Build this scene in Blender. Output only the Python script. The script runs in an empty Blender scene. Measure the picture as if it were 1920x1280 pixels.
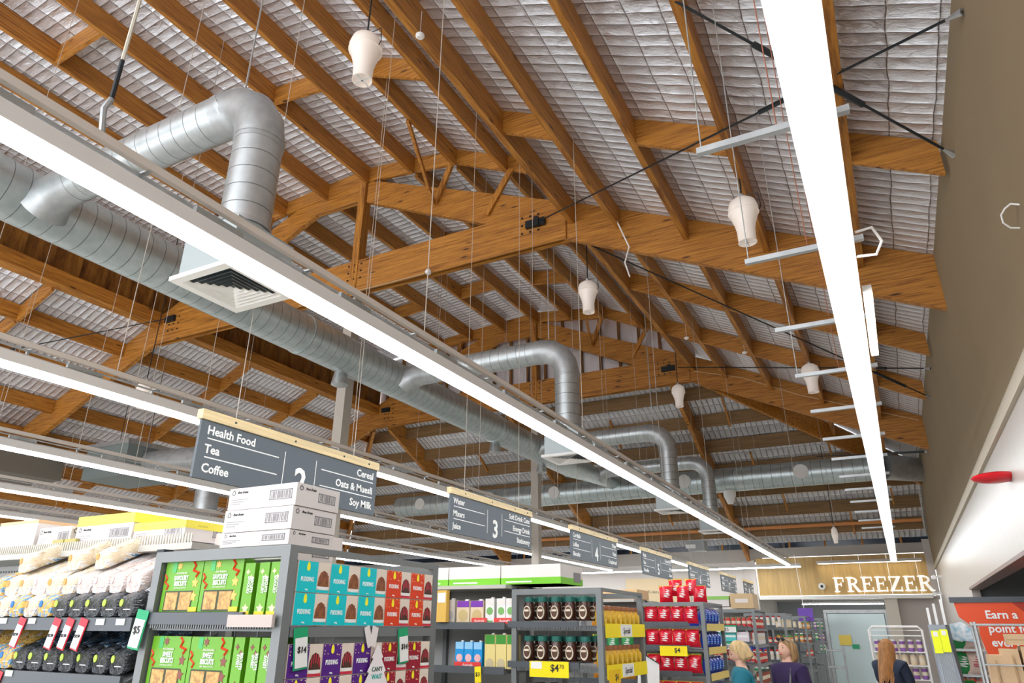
import bpy, math, random
from mathutils import Vector, Matrix
R = random.Random(11)
C = bpy.context.scene.collection
sc = bpy.context.scene

# ------------------------------------------------------------------ camera, world, light, exposure
yaw, pit, rol, FPX = 0.486516, 0.391396, 0.006863, 1299.3
cy, sy = math.cos(yaw), math.sin(yaw)
fw = Vector((-sy * math.cos(pit), cy * math.cos(pit), math.sin(pit)))
r0 = Vector((cy, sy, 0)); u0 = r0.cross(fw)
r2 = r0 * math.cos(rol) + u0 * math.sin(rol); u2 = -r0 * math.sin(rol) + u0 * math.cos(rol)
cam = bpy.data.cameras.new('camera'); cam.sensor_width = 36; cam.lens = FPX / 1920 * 36; cam.clip_end = 200
co = bpy.data.objects.new('camera', cam); C.objects.link(co)
co.matrix_world = Matrix(((r2.x, u2.x, -fw.x, 0), (r2.y, u2.y, -fw.y, 0), (r2.z, u2.z, -fw.z, 1.8), (0, 0, 0, 1)))
sc.camera = co
w = bpy.data.worlds.new('world'); sc.world = w; w.use_nodes = True
w.node_tree.nodes['Background'].inputs[0].default_value = (0.93, 0.95, 1.0, 1)
w.node_tree.nodes['Background'].inputs[1].default_value = 1.9
LIGHT_E = 16.0
sc.view_settings.view_transform = 'Standard'; sc.view_settings.look = 'None'
sc.view_settings.gamma = 1; sc.view_settings.use_curve_mapping = False
sc.view_settings.exposure = 0.77

# ------------------------------------------------------------------ materials
MATS = {}
def node(nt, t, **k):
    n = nt.nodes.new(t)
    for a, b in k.items(): setattr(n, a, b)
    return n
def mat(name, col, rough=0.5, metal=0.0, var=0.0, vscale=8.0, bump=0.0, bscale=40.0, stretch=(1, 1, 1), col2=None, emit=0, trans=0, alpha=1, coat=0):
    if name in MATS: return MATS[name]
    m = bpy.data.materials.new(name); m.use_nodes = True; nt = m.node_tree
    b = nt.nodes['Principled BSDF']
    b.inputs['Base Color'].default_value = (*col, 1); b.inputs['Roughness'].default_value = rough; b.inputs['Metallic'].default_value = metal
    if emit: b.inputs['Emission Color'].default_value = (*col, 1); b.inputs['Emission Strength'].default_value = emit
    if trans: b.inputs['Transmission Weight'].default_value = trans
    if alpha < 1: b.inputs['Alpha'].default_value = alpha
    if coat: b.inputs['Coat Weight'].default_value = coat
    if var or bump or col2:
        tc = node(nt, 'ShaderNodeTexCoord'); mp = node(nt, 'ShaderNodeMapping'); mp.inputs['Scale'].default_value = stretch
        nt.links.new(tc.outputs['Object'], mp.inputs[0])
        if var or col2:
            n = node(nt, 'ShaderNodeTexNoise'); n.inputs['Scale'].default_value = vscale; n.inputs['Detail'].default_value = 5
            nt.links.new(mp.outputs[0], n.inputs[0])
            cr = node(nt, 'ShaderNodeValToRGB')
            c2 = col2 or tuple(max(0, c * (1 - var)) for c in col)
            cr.color_ramp.elements[0].position = 0.35; cr.color_ramp.elements[0].color = (*c2, 1)
            cr.color_ramp.elements[1].position = 0.65; cr.color_ramp.elements[1].color = (*col, 1)
            nt.links.new(n.outputs[0], cr.inputs[0]); nt.links.new(cr.outputs[0], b.inputs['Base Color'])
        if bump:
            n = node(nt, 'ShaderNodeTexNoise'); n.inputs['Scale'].default_value = bscale; n.inputs['Detail'].default_value = 3
            nt.links.new(mp.outputs[0], n.inputs[0])
            bp = node(nt, 'ShaderNodeBump'); bp.inputs['Strength'].default_value = bump; bp.inputs['Distance'].default_value = 0.02
            nt.links.new(n.outputs[0], bp.inputs['Height']); nt.links.new(bp.outputs[0], b.inputs['Normal'])
    MATS[name] = m; return m

def timber(name, stretch, dark=1.0):
    m = bpy.data.materials.new(name); m.use_nodes = True; nt = m.node_tree; b = nt.nodes['Principled BSDF']
    tc = node(nt, 'ShaderNodeTexCoord'); mp = node(nt, 'ShaderNodeMapping'); mp.inputs['Scale'].default_value = stretch
    nt.links.new(tc.outputs['Object'], mp.inputs[0])
    n = node(nt, 'ShaderNodeTexNoise'); n.inputs['Scale'].default_value = 3; n.inputs['Detail'].default_value = 8; n.inputs['Roughness'].default_value = 0.7
    nt.links.new(mp.outputs[0], n.inputs[0])
    cr = node(nt, 'ShaderNodeValToRGB'); e = cr.color_ramp.elements
    e[0].position = 0.34; e[0].color = (0.17 * dark, 0.055 * dark, 0.006 * dark, 1)
    e[1].position = 0.68; e[1].color = (0.6 * dark, 0.27 * dark, 0.04 * dark, 1)
    k = cr.color_ramp.elements.new(0.5); k.color = (0.42 * dark, 0.165 * dark, 0.02 * dark, 1)
    nt.links.new(n.outputs[0], cr.inputs[0])
    # knots and bolt stains
    mp2 = node(nt, 'ShaderNodeMapping'); mp2.inputs['Scale'].default_value = tuple(0.35 + 0.12 * s for s in stretch)
    nt.links.new(tc.outputs['Object'], mp2.inputs[0])
    v = node(nt, 'ShaderNodeTexVoronoi'); v.inputs['Scale'].default_value = 3.2; nt.links.new(mp2.outputs[0], v.inputs[0])
    r = node(nt, 'ShaderNodeValToRGB'); r.color_ramp.elements[0].position = 0.05; r.color_ramp.elements[0].color = (0.12, 0.08, 0.06, 1)
    r.color_ramp.elements[1].position = 0.13; r.color_ramp.elements[1].color = (1, 1, 1, 1); nt.links.new(v.outputs['Distance'], r.inputs[0])
    mx = node(nt, 'ShaderNodeMixRGB', blend_type='MULTIPLY'); mx.inputs[0].default_value = 1
    nt.links.new(cr.outputs[0], mx.inputs[1]); nt.links.new(r.outputs[0], mx.inputs[2])
    nt.links.new(mx.outputs[0], b.inputs['Base Color']); b.inputs['Roughness'].default_value = 0.55
    MATS[name] = m; return m
TY = timber('timber_along_y', (6, 0.5, 14)); TX = timber('timber_along_x', (0.5, 6, 14)); TZ = timber('timber_vertical', (8, 8, 0.6)); TX_END = mat('timber_dark_brown', (0.27, 0.15, 0.055), .6, var=.35, vscale=3, stretch=(.5, 6, 14)); TXd = timber('timber_board', (3, 3, 0.7), 0.5)  # end slope purlins use their own darker brown timber

def foil(name, across, dense):
    """quilted foil blanket: wires every 0.15 m along `dense` axis, every 0.36 m along `across` axis"""
    m = bpy.data.materials.new(name); m.use_nodes = True; nt = m.node_tree; b = nt.nodes['Principled BSDF']
    tc = node(nt, 'ShaderNodeTexCoord'); nz = node(nt, 'ShaderNodeTexNoise'); nz.inputs['Scale'].default_value = 2.5; nz.inputs['Detail'].default_value = 3
    nt.links.new(tc.outputs['Object'], nz.inputs[0])
    sub = node(nt, 'ShaderNodeVectorMath', operation='SUBTRACT'); sub.inputs[1].default_value = (0.5, 0.5, 0.5); nt.links.new(nz.outputs['Color'], sub.inputs[0])
    scl = node(nt, 'ShaderNodeVectorMath', operation='SCALE'); scl.inputs['Scale'].default_value = 0.05; nt.links.new(sub.outputs[0], scl.inputs[0])
    add = node(nt, 'ShaderNodeVectorMath', operation='ADD'); nt.links.new(tc.outputs['Object'], add.inputs[0]); nt.links.new(scl.outputs[0], add.inputs[1])
    sep = node(nt, 'ShaderNodeSeparateXYZ'); nt.links.new(add.outputs[0], sep.inputs[0])
    def cell(axis, step, ex):
        d = node(nt, 'ShaderNodeMath', operation='MULTIPLY'); d.inputs[1].default_value = math.pi / step; nt.links.new(sep.outputs[axis], d.inputs[0])
        s = node(nt, 'ShaderNodeMath', operation='SINE'); nt.links.new(d.outputs[0], s.inputs[0])
        a = node(nt, 'ShaderNodeMath', operation='ABSOLUTE'); nt.links.new(s.outputs[0], a.inputs[0])
        p = node(nt, 'ShaderNodeMath', operation='POWER'); p.inputs[1].default_value = ex; nt.links.new(a.outputs[0], p.inputs[0]); return a, p
    ad, pd = cell(dense, 0.15, 0.5); aa, pa = cell(across, 0.34, 0.3)
    mul = node(nt, 'ShaderNodeMath', operation='MULTIPLY'); nt.links.new(pd.outputs[0], mul.inputs[0]); nt.links.new(pa.outputs[0], mul.inputs[1])
    cr1 = node(nt, 'ShaderNodeTexNoise'); cr1.inputs['Scale'].default_value = 14; cr1.inputs['Detail'].default_value = 5; cr1.inputs['Roughness'].default_value = 0.65; cr1.inputs['Distortion'].default_value = 1.2
    mpn = node(nt, 'ShaderNodeMapping'); sv = [1, 1, 1]; sv['XYZ'.index(across)] = 0.35; mpn.inputs['Scale'].default_value = sv
    nt.links.new(tc.outputs['Object'], mpn.inputs[0]); nt.links.new(mpn.outputs[0], cr1.inputs[0])
    m2 = node(nt, 'ShaderNodeMath', operation='MULTIPLY_ADD'); m2.inputs[1].default_value = 0.8; nt.links.new(cr1.outputs[0], m2.inputs[0]); nt.links.new(mul.outputs[0], m2.inputs[2])
    bp = node(nt, 'ShaderNodeBump', invert=True); bp.inputs['Strength'].default_value = 0.9; bp.inputs['Distance'].default_value = 0.045
    nt.links.new(m2.outputs[0], bp.inputs['Height']); nt.links.new(bp.outputs[0], b.inputs['Normal'])
    mn = node(nt, 'ShaderNodeMath', operation='MINIMUM'); nt.links.new(ad.outputs[0], mn.inputs[0])
    a3 = node(nt, 'ShaderNodeMath', operation='MULTIPLY'); a3.inputs[1].default_value = 2.2; nt.links.new(aa.outputs[0], a3.inputs[0]); nt.links.new(a3.outputs[0], mn.inputs[1])
    ramp = node(nt, 'ShaderNodeValToRGB'); ramp.color_ramp.elements[0].position = 0.04; ramp.color_ramp.elements[0].color = (0.42, 0.39, 0.38, 1)
    ramp.color_ramp.elements[1].position = 0.14; ramp.color_ramp.elements[1].color = (0.93, 0.955, 1.0, 1)
    nt.links.new(mn.outputs[0], ramp.inputs[0]); nt.links.new(ramp.outputs[0], b.inputs['Base Color'])
    b.inputs['Metallic'].default_value = 0.52; b.inputs['Roughness'].default_value = 0.23
    MATS[name] = m; return m
FOILX = foil('foil_side_slope', 'X', 'Y'); FOILY = foil('foil_end_slope', 'Y', 'X')
FOILP = mat('foil_plain', (0.8, 0.78, 0.8), 0.35, 0.7, bump=0.9, bscale=5)

def ductmat(name, axis, step=0.16, base=(0.50, 0.53, 0.53)):
    m = bpy.data.materials.new(name); m.use_nodes = True; nt = m.node_tree; b = nt.nodes['Principled BSDF']
    tc = node(nt, 'ShaderNodeTexCoord'); sep = node(nt, 'ShaderNodeSeparateXYZ'); nt.links.new(tc.outputs['Object'], sep.inputs[0])
    d = node(nt, 'ShaderNodeMath', operation='MULTIPLY'); d.inputs[1].default_value = math.pi / step; nt.links.new(sep.outputs[axis], d.inputs[0])
    s = node(nt, 'ShaderNodeMath', operation='SINE'); nt.links.new(d.outputs[0], s.inputs[0])
    a = node(nt, 'ShaderNodeMath', operation='ABSOLUTE'); nt.links.new(s.outputs[0], a.inputs[0])
    r = node(nt, 'ShaderNodeValToRGB'); r.color_ramp.elements[0].position = 0.03; r.color_ramp.elements[0].color = (*[c * 0.35 for c in base], 1)
    r.color_ramp.elements[1].position = 0.12; r.color_ramp.elements[1].color = (*base, 1); nt.links.new(a.outputs[0], r.inputs[0])
    n = node(nt, 'ShaderNodeTexNoise'); n.inputs['Scale'].default_value = 9; nt.links.new(tc.outputs['Object'], n.inputs[0])
    mx = node(nt, 'ShaderNodeMixRGB', blend_type='OVERLAY'); mx.inputs[0].default_value = 0.25; nt.links.new(r.outputs[0], mx.inputs[1]); nt.links.new(n.outputs[0], mx.inputs[2])
    nt.links.new(mx.outputs[0], b.inputs['Base Color']); b.inputs['Metallic'].default_value = 0.75; b.inputs['Roughness'].default_value = 0.36
    bp = node(nt, 'ShaderNodeBump'); bp.inputs['Strength'].default_value = 0.3; bp.inputs['Distance'].default_value = 0.01; nt.links.new(r.outputs[0], bp.inputs['Height']); nt.links.new(bp.outputs[0], b.inputs['Normal'])
    MATS[name] = m; return m
DX = ductmat('duct_steel_x', 'X'); DY = ductmat('duct_steel_y', 'Y', 0.17, (0.50, 0.56, 0.56)); DZ = ductmat('duct_steel_z', 'Z'); DXF = ductmat('duct_steel_far', 'X', 0.25, (0.5, 0.56, 0.56))
GALV = mat('galvanised', (0.5, 0.52, 0.52), 0.4, 0.7, var=0.2)
WHITE = mat('white_paint', (0.82, 0.8, 0.77), 0.5)
HOUS = mat('fixture_housing', (0.7, 0.67, 0.63), 0.45)
RAIL = mat('rail_beige', (0.62, 0.55, 0.48), 0.5)
TUBE = mat('lit_diffuser', (0.93, 0.97, 1.0), 0.4, emit=LIGHT_E)
GREYM = mat('gondola_grey', (0.2, 0.21, 0.21), 0.45, 0.3)
DGREY = mat('shelf_dark', (0.09, 0.1, 0.11), 0.45, 0.2)
SLATE = mat('sign_slate', (0.095, 0.115, 0.135), 0.55)
TEXTW = mat('lettering_white', (0.9, 0.9, 0.88), 0.5)
TEXTB = mat('lettering_black', (0.02, 0.02, 0.02), 0.5)
PINE = mat('pale_pine', (0.85, 0.66, 0.36), 0.5, var=0.2, vscale=4, stretch=(1, 0.4, 8))
BLACK = mat('black_steel', (0.02, 0.025, 0.028), 0.4, 0.4)
POST = mat('column_beige', (0.42, 0.37, 0.31), 0.55)
BEIGE = mat('wall_beige', (0.27, 0.2, 0.115), 0.85, var=0.06, vscale=1.2)
BULK = mat('bulkhead_cream', (0.5, 0.455, 0.41), 0.35, var=0.04)
CARD = mat('white_carton', (0.7, 0.645, 0.62), 0.6)
ply = mat('wood_panel', (0.62, 0.4, 0.14), 0.5, var=0.22, vscale=3, stretch=(3, 3, 0.35))
def flat(name, c, rough=0.5, **k): return mat(name, c, rough, **k)

# ------------------------------------------------------------------ mesh builder
def wloc(o):
    v = Vector((0, 0, 0))
    while o: v += o.location; o = o.parent
    return v
class MB:
    def __init__(s): s.v = []; s.f = []; s.m = []; s.k = 0
    def mi(s, k): s.k = k; return s
    def add(s, vs, fs):
        n = len(s.v); s.v += [tuple(x) for x in vs]; s.f += [tuple(i + n for i in f) for f in fs]; s.m += [s.k] * len(fs); return s
    def hexa(s, p): return s.add(p, [(3, 2, 1, 0), (4, 5, 6, 7), (0, 1, 5, 4), (1, 2, 6, 5), (2, 3, 7, 6), (3, 0, 4, 7)])
    def box(s, a, b):
        x0, y0, z0 = (min(a[i], b[i]) for i in range(3)); x1, y1, z1 = (max(a[i], b[i]) for i in range(3))
        return s.hexa([(x0, y0, z0), (x1, y0, z0), (x1, y1, z0), (x0, y1, z0), (x0, y0, z1), (x1, y0, z1), (x1, y1, z1), (x0, y1, z1)])
    def bar(s, a, b, wd, ht, up=(0, 0, 1)):
        a = Vector(a); b = Vector(b); d = (b - a).normalized(); up = Vector(up)
        sd = d.cross(up)
        if sd.length < 1e-4: sd = d.cross(Vector((1, 0, 0)))
        sd = sd.normalized() * wd / 2; uu = sd.cross(d).normalized() * ht / 2
        return s.hexa([a - sd - uu, a + sd - uu, b + sd - uu, b - sd - uu, a - sd + uu, a + sd + uu, b + sd + uu, b - sd + uu])
    def ext(s, pts, fn, lo, hi):
        n = len(pts); vs = [fn(p, lo) for p in pts] + [fn(p, hi) for p in pts]
        fs = [tuple(range(n - 1, -1, -1)), tuple(range(n, 2 * n))] + [(i, (i + 1) % n, n + (i + 1) % n, n + i) for i in range(n)]
        return s.add(vs, fs)
    def path(s, pts, r, n=10, cap=True):
        pts = [Vector(p) for p in pts]; rs = r if isinstance(r, (list, tuple)) else [r] * len(pts)
        vs = []; prev = None
        for i, p in enumerate(pts):
            d = ((pts[min(i + 1, len(pts) - 1)] - pts[max(i - 1, 0)])).normalized()
            if prev is None: q = Vector((0, 0, 1)) if abs(d.z) < 0.9 else Vector((1, 0, 0))
            else: q = prev
            q = (q - d * q.dot(d)).normalized(); prev = q; t = d.cross(q)
            for k in range(n):
                an = 2 * math.pi * k / n; vs.append(p + (q * math.cos(an) + t * math.sin(an)) * rs[i])
        fs = [(i * n + k, i * n + (k + 1) % n, (i + 1) * n + (k + 1) % n, (i + 1) * n + k) for i in range(len(pts) - 1) for k in range(n)]
        if cap: fs += [tuple(range(n - 1, -1, -1)), tuple(range((len(pts) - 1) * n, len(pts) * n))]
        return s.add(vs, fs)
    def lathe(s, prof, c=(0, 0, 0), n=16, ax='z', sx=1, sy=1):
        vs = []
        for r, h in prof:
            for k in range(n):
                an = 2 * math.pi * k / n; x, y = r * math.cos(an) * sx, r * math.sin(an) * sy
                p = (x, y, h) if ax == 'z' else ((h, x, y) if ax == 'x' else (x, h, y))
                vs.append((p[0] + c[0], p[1] + c[1], p[2] + c[2]))
        m = len(prof)
        fs = [(i * n + k, i * n + (k + 1) % n, (i + 1) * n + (k + 1) % n, (i + 1) * n + k) for i in range(m - 1) for k in range(n)]
        fs += [tuple(range(n - 1, -1, -1)), tuple(range((m - 1) * n, m * n))]
        return s.add(vs, fs)
    def ball(s, c, r, n=10, m=6):
        rr = r if isinstance(r, (tuple, list)) else (r, r, r)
        pr = [(math.sin(math.pi * i / m) * rr[0] + 1e-4, -math.cos(math.pi * i / m) * rr[2]) for i in range(m + 1)]
        return s.lathe(pr, c, n, sy=rr[1] / rr[0])
    def build(s, name, mats, parent=None, smooth=False, origin=None, kind=None):
        me = bpy.data.meshes.new(name)
        off = wloc(parent) if parent else Vector(origin or (0, 0, 0))
        me.from_pydata([(x - off.x, y - off.y, z - off.z) for x, y, z in s.v], [], s.f); me.validate()
        if not isinstance(mats, (list, tuple)): mats = [mats]
        for m in mats: me.materials.append(m)
        if len(me.polygons) == len(s.m): me.polygons.foreach_set('material_index', s.m)
        if smooth:
            me.shade_smooth()
            try: me.set_sharp_from_angle(angle=math.radians(42))
            except Exception: pass
        o = bpy.data.objects.new(name, me); C.objects.link(o)
        if parent: o.parent = parent
        elif origin: o.location = origin
        if kind: o['kind'] = kind
        return o
def tag(o, label, cat, group=None):
    o['label'] = label; o['category'] = cat
    if group: o['group'] = group
    return o
def thing(name, label, cat, loc=(0, 0, 0), group=None, rz=0):
    o = bpy.data.objects.new(name, None); C.objects.link(o); o.location = loc; o.rotation_euler.z = rz; o.empty_display_size = 0.1
    return tag(o, label, cat, group)
def dup(root, loc, label, group=None, rz=None):
    r = root.copy(); C.objects.link(r); r.location = loc; r['label'] = label
    if rz is not None: r.rotation_euler.z = rz
    if group: r['group'] = group
    for ch in list(root.children):
        c = ch.copy(); C.objects.link(c); c.parent = r
        for g in list(ch.children):
            d = g.copy(); C.objects.link(d); d.parent = c
    return r
ORD = ['first', 'second', 'third', 'fourth', 'fifth', 'sixth', 'seventh', 'eighth', 'ninth', 'tenth', 'eleventh', 'twelfth', 'thirteenth', 'fourteenth', 'fifteenth', 'sixteenth']

_tc = {}
def text(s, size, pos, face, m, parent, align='LEFT', name='lettering', depth=0.002, sx=1.0, shear=0, bold=0.0, rot=0.0):
    """flat raised lettering; face 'S' looks to -Y, 'E' looks to +X. size = cap height"""
    key = (s, round(size, 4), align, depth, sx, shear, m.name, bold)
    if key not in _tc:
        cu = bpy.data.curves.new('lettering', 'FONT'); cu.body = s; cu.size = size / 0.7; cu.align_x = align; cu.extrude = depth / 2; cu.shear = shear; cu.resolution_u = 2; cu.offset = bold * size
        t = bpy.data.objects.new('tmp', cu); C.objects.link(t)
        dg = bpy.context.evaluated_depsgraph_get(); me = bpy.data.meshes.new_from_object(t.evaluated_get(dg))
        for v in me.vertices: v.co.x *= sx
        me.materials.clear(); me.materials.append(m)
        bpy.data.objects.remove(t); bpy.data.curves.remove(cu); _tc[key] = me
    o = bpy.data.objects.new(name, _tc[key]); C.objects.link(o)
    off = wloc(parent) if parent else Vector((0, 0, 0))
    o.parent = parent; o.location = Vector(pos) - off
    o.rotation_euler = (math.pi / 2, rot if face == 'S' else 0, math.pi / 2 if face == 'E' else 0)
    return o

# ------------------------------------------------------------------ roof surface
XW = 1.08; XL = -13.8; XR = -3.65; YE = 25.5
def zR(x): return 6.05 + .466 * (XW - x)
def zL(x): return 8.29 + .466 * (x + 13.8)
def zE(y): return 8.23 - .44 * (y - 17)
MON = [(-13.8, 9.85), (-10.9, 10.2), (-8.1, 10.4), (-6.0, 10.13), (-3.65, 9.03)]
def zM(x):
    for (a, za), (b, zb) in zip(MON, MON[1:]):
        if a <= x <= b: return za + (zb - za) * (x - a) / (b - a)
    return MON[0][1] if x < MON[0][0] else MON[-1][1]
XLW = -23.0; YB = -4.0; YT = 16.95

floor = MB(); 
floor.add([(XLW, YB, 0), (9, YB, 0), (9, 31, 0), (XLW, 31, 0)], [(0, 1, 2, 3)]).build('floor', mat('floor_vinyl', (0.52, 0.5, 0.46), 0.25, var=0.08, vscale=2), kind='structure')

ceil = MB()
# main side slopes
ceil.add([(XR, YB, zR(XR)), (XW, YB, zR(XW)), (XW, 21.95, zR(XW)), (XR, YT + .05, zR(XR))], [(0, 1, 2, 3)])
ceil.add([(XLW, YB, zL(XLW)), (XL, YB, zL(XL)), (XL, YT - .1, zL(XL)), (XLW, 17 + (8.23 - zL(XLW)) / .44, zL(XLW))], [(0, 1, 2, 3)])
# raised ridge
for (a, za), (b, zb) in zip(MON, MON[1:]):
    ceil.add([(a, YB, za), (b, YB, zb), (b, YT, zb), (a, YT, za)], [(0, 1, 2, 3)])
# end hip slope
ceil.mi(1)
yl = 17 + (8.23 - zL(XLW)) / .44
pts = [(XR, YT + .05, zE(YT + .05)), (XW, 21.95, zR(XW)), (XW, YE, zE(YE)), (XLW, YE, zE(YE)), (XLW, yl, zL(XLW)) if yl < YE else (XLW, YE, zE(YE)), (XL, YT, zE(YT))]
if yl >= YE:
    # left hip meets the far wall line
    zc = zE(YE); xc = (zc - 8.29) / .466 - 13.8
    pts = [(XR, YT + .05, zE(YT + .05)), (XW, 21.95, zR(XW)), (XW, YE, zE(YE)), (xc, YE, zE(YE)), (XL, YT, zE(YT))]
ceil.add(pts, [tuple(range(len(pts)))])
ceiling = ceil.build('ceiling', [FOILX, FOILY], kind='structure')

# monitor side walls and gable infill, all parts of the ceiling
mb = MB().box((XL - .05, YB, 8.2), (XL - .02, YT, 9.85)); mb.build('lining_board', TXd, ceiling)
MB().box((XR - .02, YB, 8.3), (XR + .01, YT, 9.03)).build('lining_board', TXd, ceiling)
y = -3.5; k = 0
while y < YT:
    MB().box((XL - .02, y, 8.34), (XL + .07, y + .06, 9.75)).build('stud', TXd, ceiling); y += .55
MB().box((XL - .1, YB, 8.0), (XL + .22, YT, 8.28)).build('eave_beam', TY, ceiling)
MB().box((XL - .06, YB, 8.29), (XL + .1, YT, 8.34)).build('batten', TY, ceiling)
# gable infill above second truss
g = MB(); xs = [XL + i * (XR - XL) / 24 for i in range(25)]
g.add([(x, 17.0, 7.9) for x in xs] + [(x, 17.0, zM(x)) for x in xs], [(i, i + 1, 26 + i, 25 + i) for i in range(24)]); g.build('gable_foil', FOILP, ceiling)
x = XL + .3
while x < XR - .2:
    MB().box((x, 16.9, 7.9), (x + .06, 16.99, zM(x) - .05)).build('stud', TXd, ceiling); x += .56
MB().box((XL, 16.9, 7.85), (XR, 17.0, 7.93)).build('bottom_plate', TXd, ceiling)

def purlin_y(x, zf, y0, y1, dep=.37, wd=.075, nm='purlin'):
    zt = zf(x)
    MB().box((x - wd / 2, y0, zt - dep), (x + wd / 2, y1, zt - .005)).build(nm, TY, ceiling)
ys = [YB, 8.95, 16.75]
xr = [-2.88, -1.86, -.8, .28]
for x in xr:
    purlin_y(x, zR, YB, 8.94); purlin_y(x, zR, 9.06, 16.74); purlin_y(x, zR, 16.86, 17 + (x + 3.6))
xm = [-12.4, -11.32, -10.24, -9.09, -8.03, -6.92, -5.96, -4.87]
for x in xm:
    purlin_y(x, zM, YB, 8.94); purlin_y(x, zM, 9.06, 16.74)
for y0, y1 in ((YB, 8.94), (9.06, 16.74)):
    MB().box((XR - .045, y0, 7.83), (XR + .045, y1, 8.75)).build('ridge_edge_beam', TY, ceiling)
xl = [-14.85, -15.95, -17.1, -18.2, -19.3, -20.5, -21.6]
for x in xl:
    purlin_y(x, zL, YB, 8.94, .32, .09); purlin_y(x, zL, 9.06, 16.74, .32, .09)
    purlin_y(x, zL, 16.86, min(25, 17 + (8.23 - zL(x)) / .44), .32, .09)
# noggings
def nog(xa, xb, zf, y):
    MB().hexa([(xa + .04, y - .03, zf(xa) - .37), (xb - .04, y - .03, zf(xb) - .37), (xb - .04, y + .03, zf(xb) - .37), (xa + .04, y + .03, zf(xa) - .37),
               (xa + .04, y - .03, zf(xa) - .01), (xb - .04, y - .03, zf(xb) - .01), (xb - .04, y + .03, zf(xb) - .01), (xa + .04, y + .03, zf(xa) - .01)]).build('nogging', TX, ceiling)
R1 = [XR] + xr + [XW]; RM = xm + [XR]; RL = [XL] + xl
for yn, sel in ((6.55, (0, 2, 4)), (11.7, (0, 1, 2, 3, 4)), (14.2, (0, 1, 2, 3, 4)), (17.6, (3, 4)), (1.5, (0, 2, 4))):
    for i in sel: nog(R1[i], R1[i + 1], zR, yn)
for yn, sel in ((6.4, (4, 6)), (4.05, (2,)), (11.8, (0, 2, 4, 6)), (14.2, (1, 3, 5))):
    for i in sel: nog(RM[i], RM[i + 1], zM, yn)
for yn in (1.5, 4.0, 6.65, 11.7, 14.2, 19.4):
    for i in range(0, 6, 1): nog(RL[i + 1], RL[i], zL, yn)
# end slope purlins along X
yy = 17.95; k = 0
while yy < 25.1:
    z = zE(yy); xa = max(XLW, (z - 8.29) / .466 - 13.8) + .05; xb = min(XW, XW - (z - 6.05) / .466) - .05
    segs = [xa, -13.4, -9.2, -4.3, xb]; segs = [s for i, s in enumerate(segs) if i in (0, 4) or (xa < s < xb)]
    for a, b in zip(segs, segs[1:]):
        if b - a > .2: MB().box((a + .05, yy - .04, z - .36), (b - .05, yy + .04, z - .01)).build('purlin', TX_END, ceiling)
    yy += 1.08
for x in (-13.4, -9.2, -4.3):
    MB().hexa([(x - .05, 17.05, zE(17.05) - .66), (x + .05, 17.05, zE(17.05) - .66), (x + .05, 25.3, zE(25.3) - .66), (x - .05, 25.3, zE(25.3) - .66),
               (x - .05, 17.05, zE(17.05) - .02), (x + .05, 17.05, zE(17.05) - .02), (x + .05, 25.3, zE(25.3) - .02), (x - .05, 25.3, zE(25.3) - .02)]).build('rafter', TY, ceiling)
for a, b in (((-3.5, 17.05), (XW, 21.9)), ((-14.0, 17.05), (-20.5, 23.7))):
    za = (7.5 if a[0] > -5 else 7.5); zb = (zR(b[0]) if a[0] > -5 else zL(b[0])) - .62
    MB().bar((a[0], a[1], za + .28), (b[0], b[1], zb + .28), .09, .52).build('hip_rafter', TX, ceiling)
for x, y0 in ((-3.3, 18.2), (-1.0, 19.8), (-6.6, 18.6), (-2.6, 22.2), (-.9, 23.6), (-6.3, 22.6), (.3, 22.2), (-8.1, 20.6), (-11.4, 19.0), (-3.1, 20.6)):
    z = zE(y0); MB().bar((x, y0, z - .15), (x, y0 + .9, z - .75), .045, .09).build('brace', TY, ceiling)
MB().box((-13, 23.95, 4.76), (.95, 24.03, 4.84)).build('batten', mat('orange_batten', (0.7, 0.26, 0.06), 0.5), ceiling)

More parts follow.
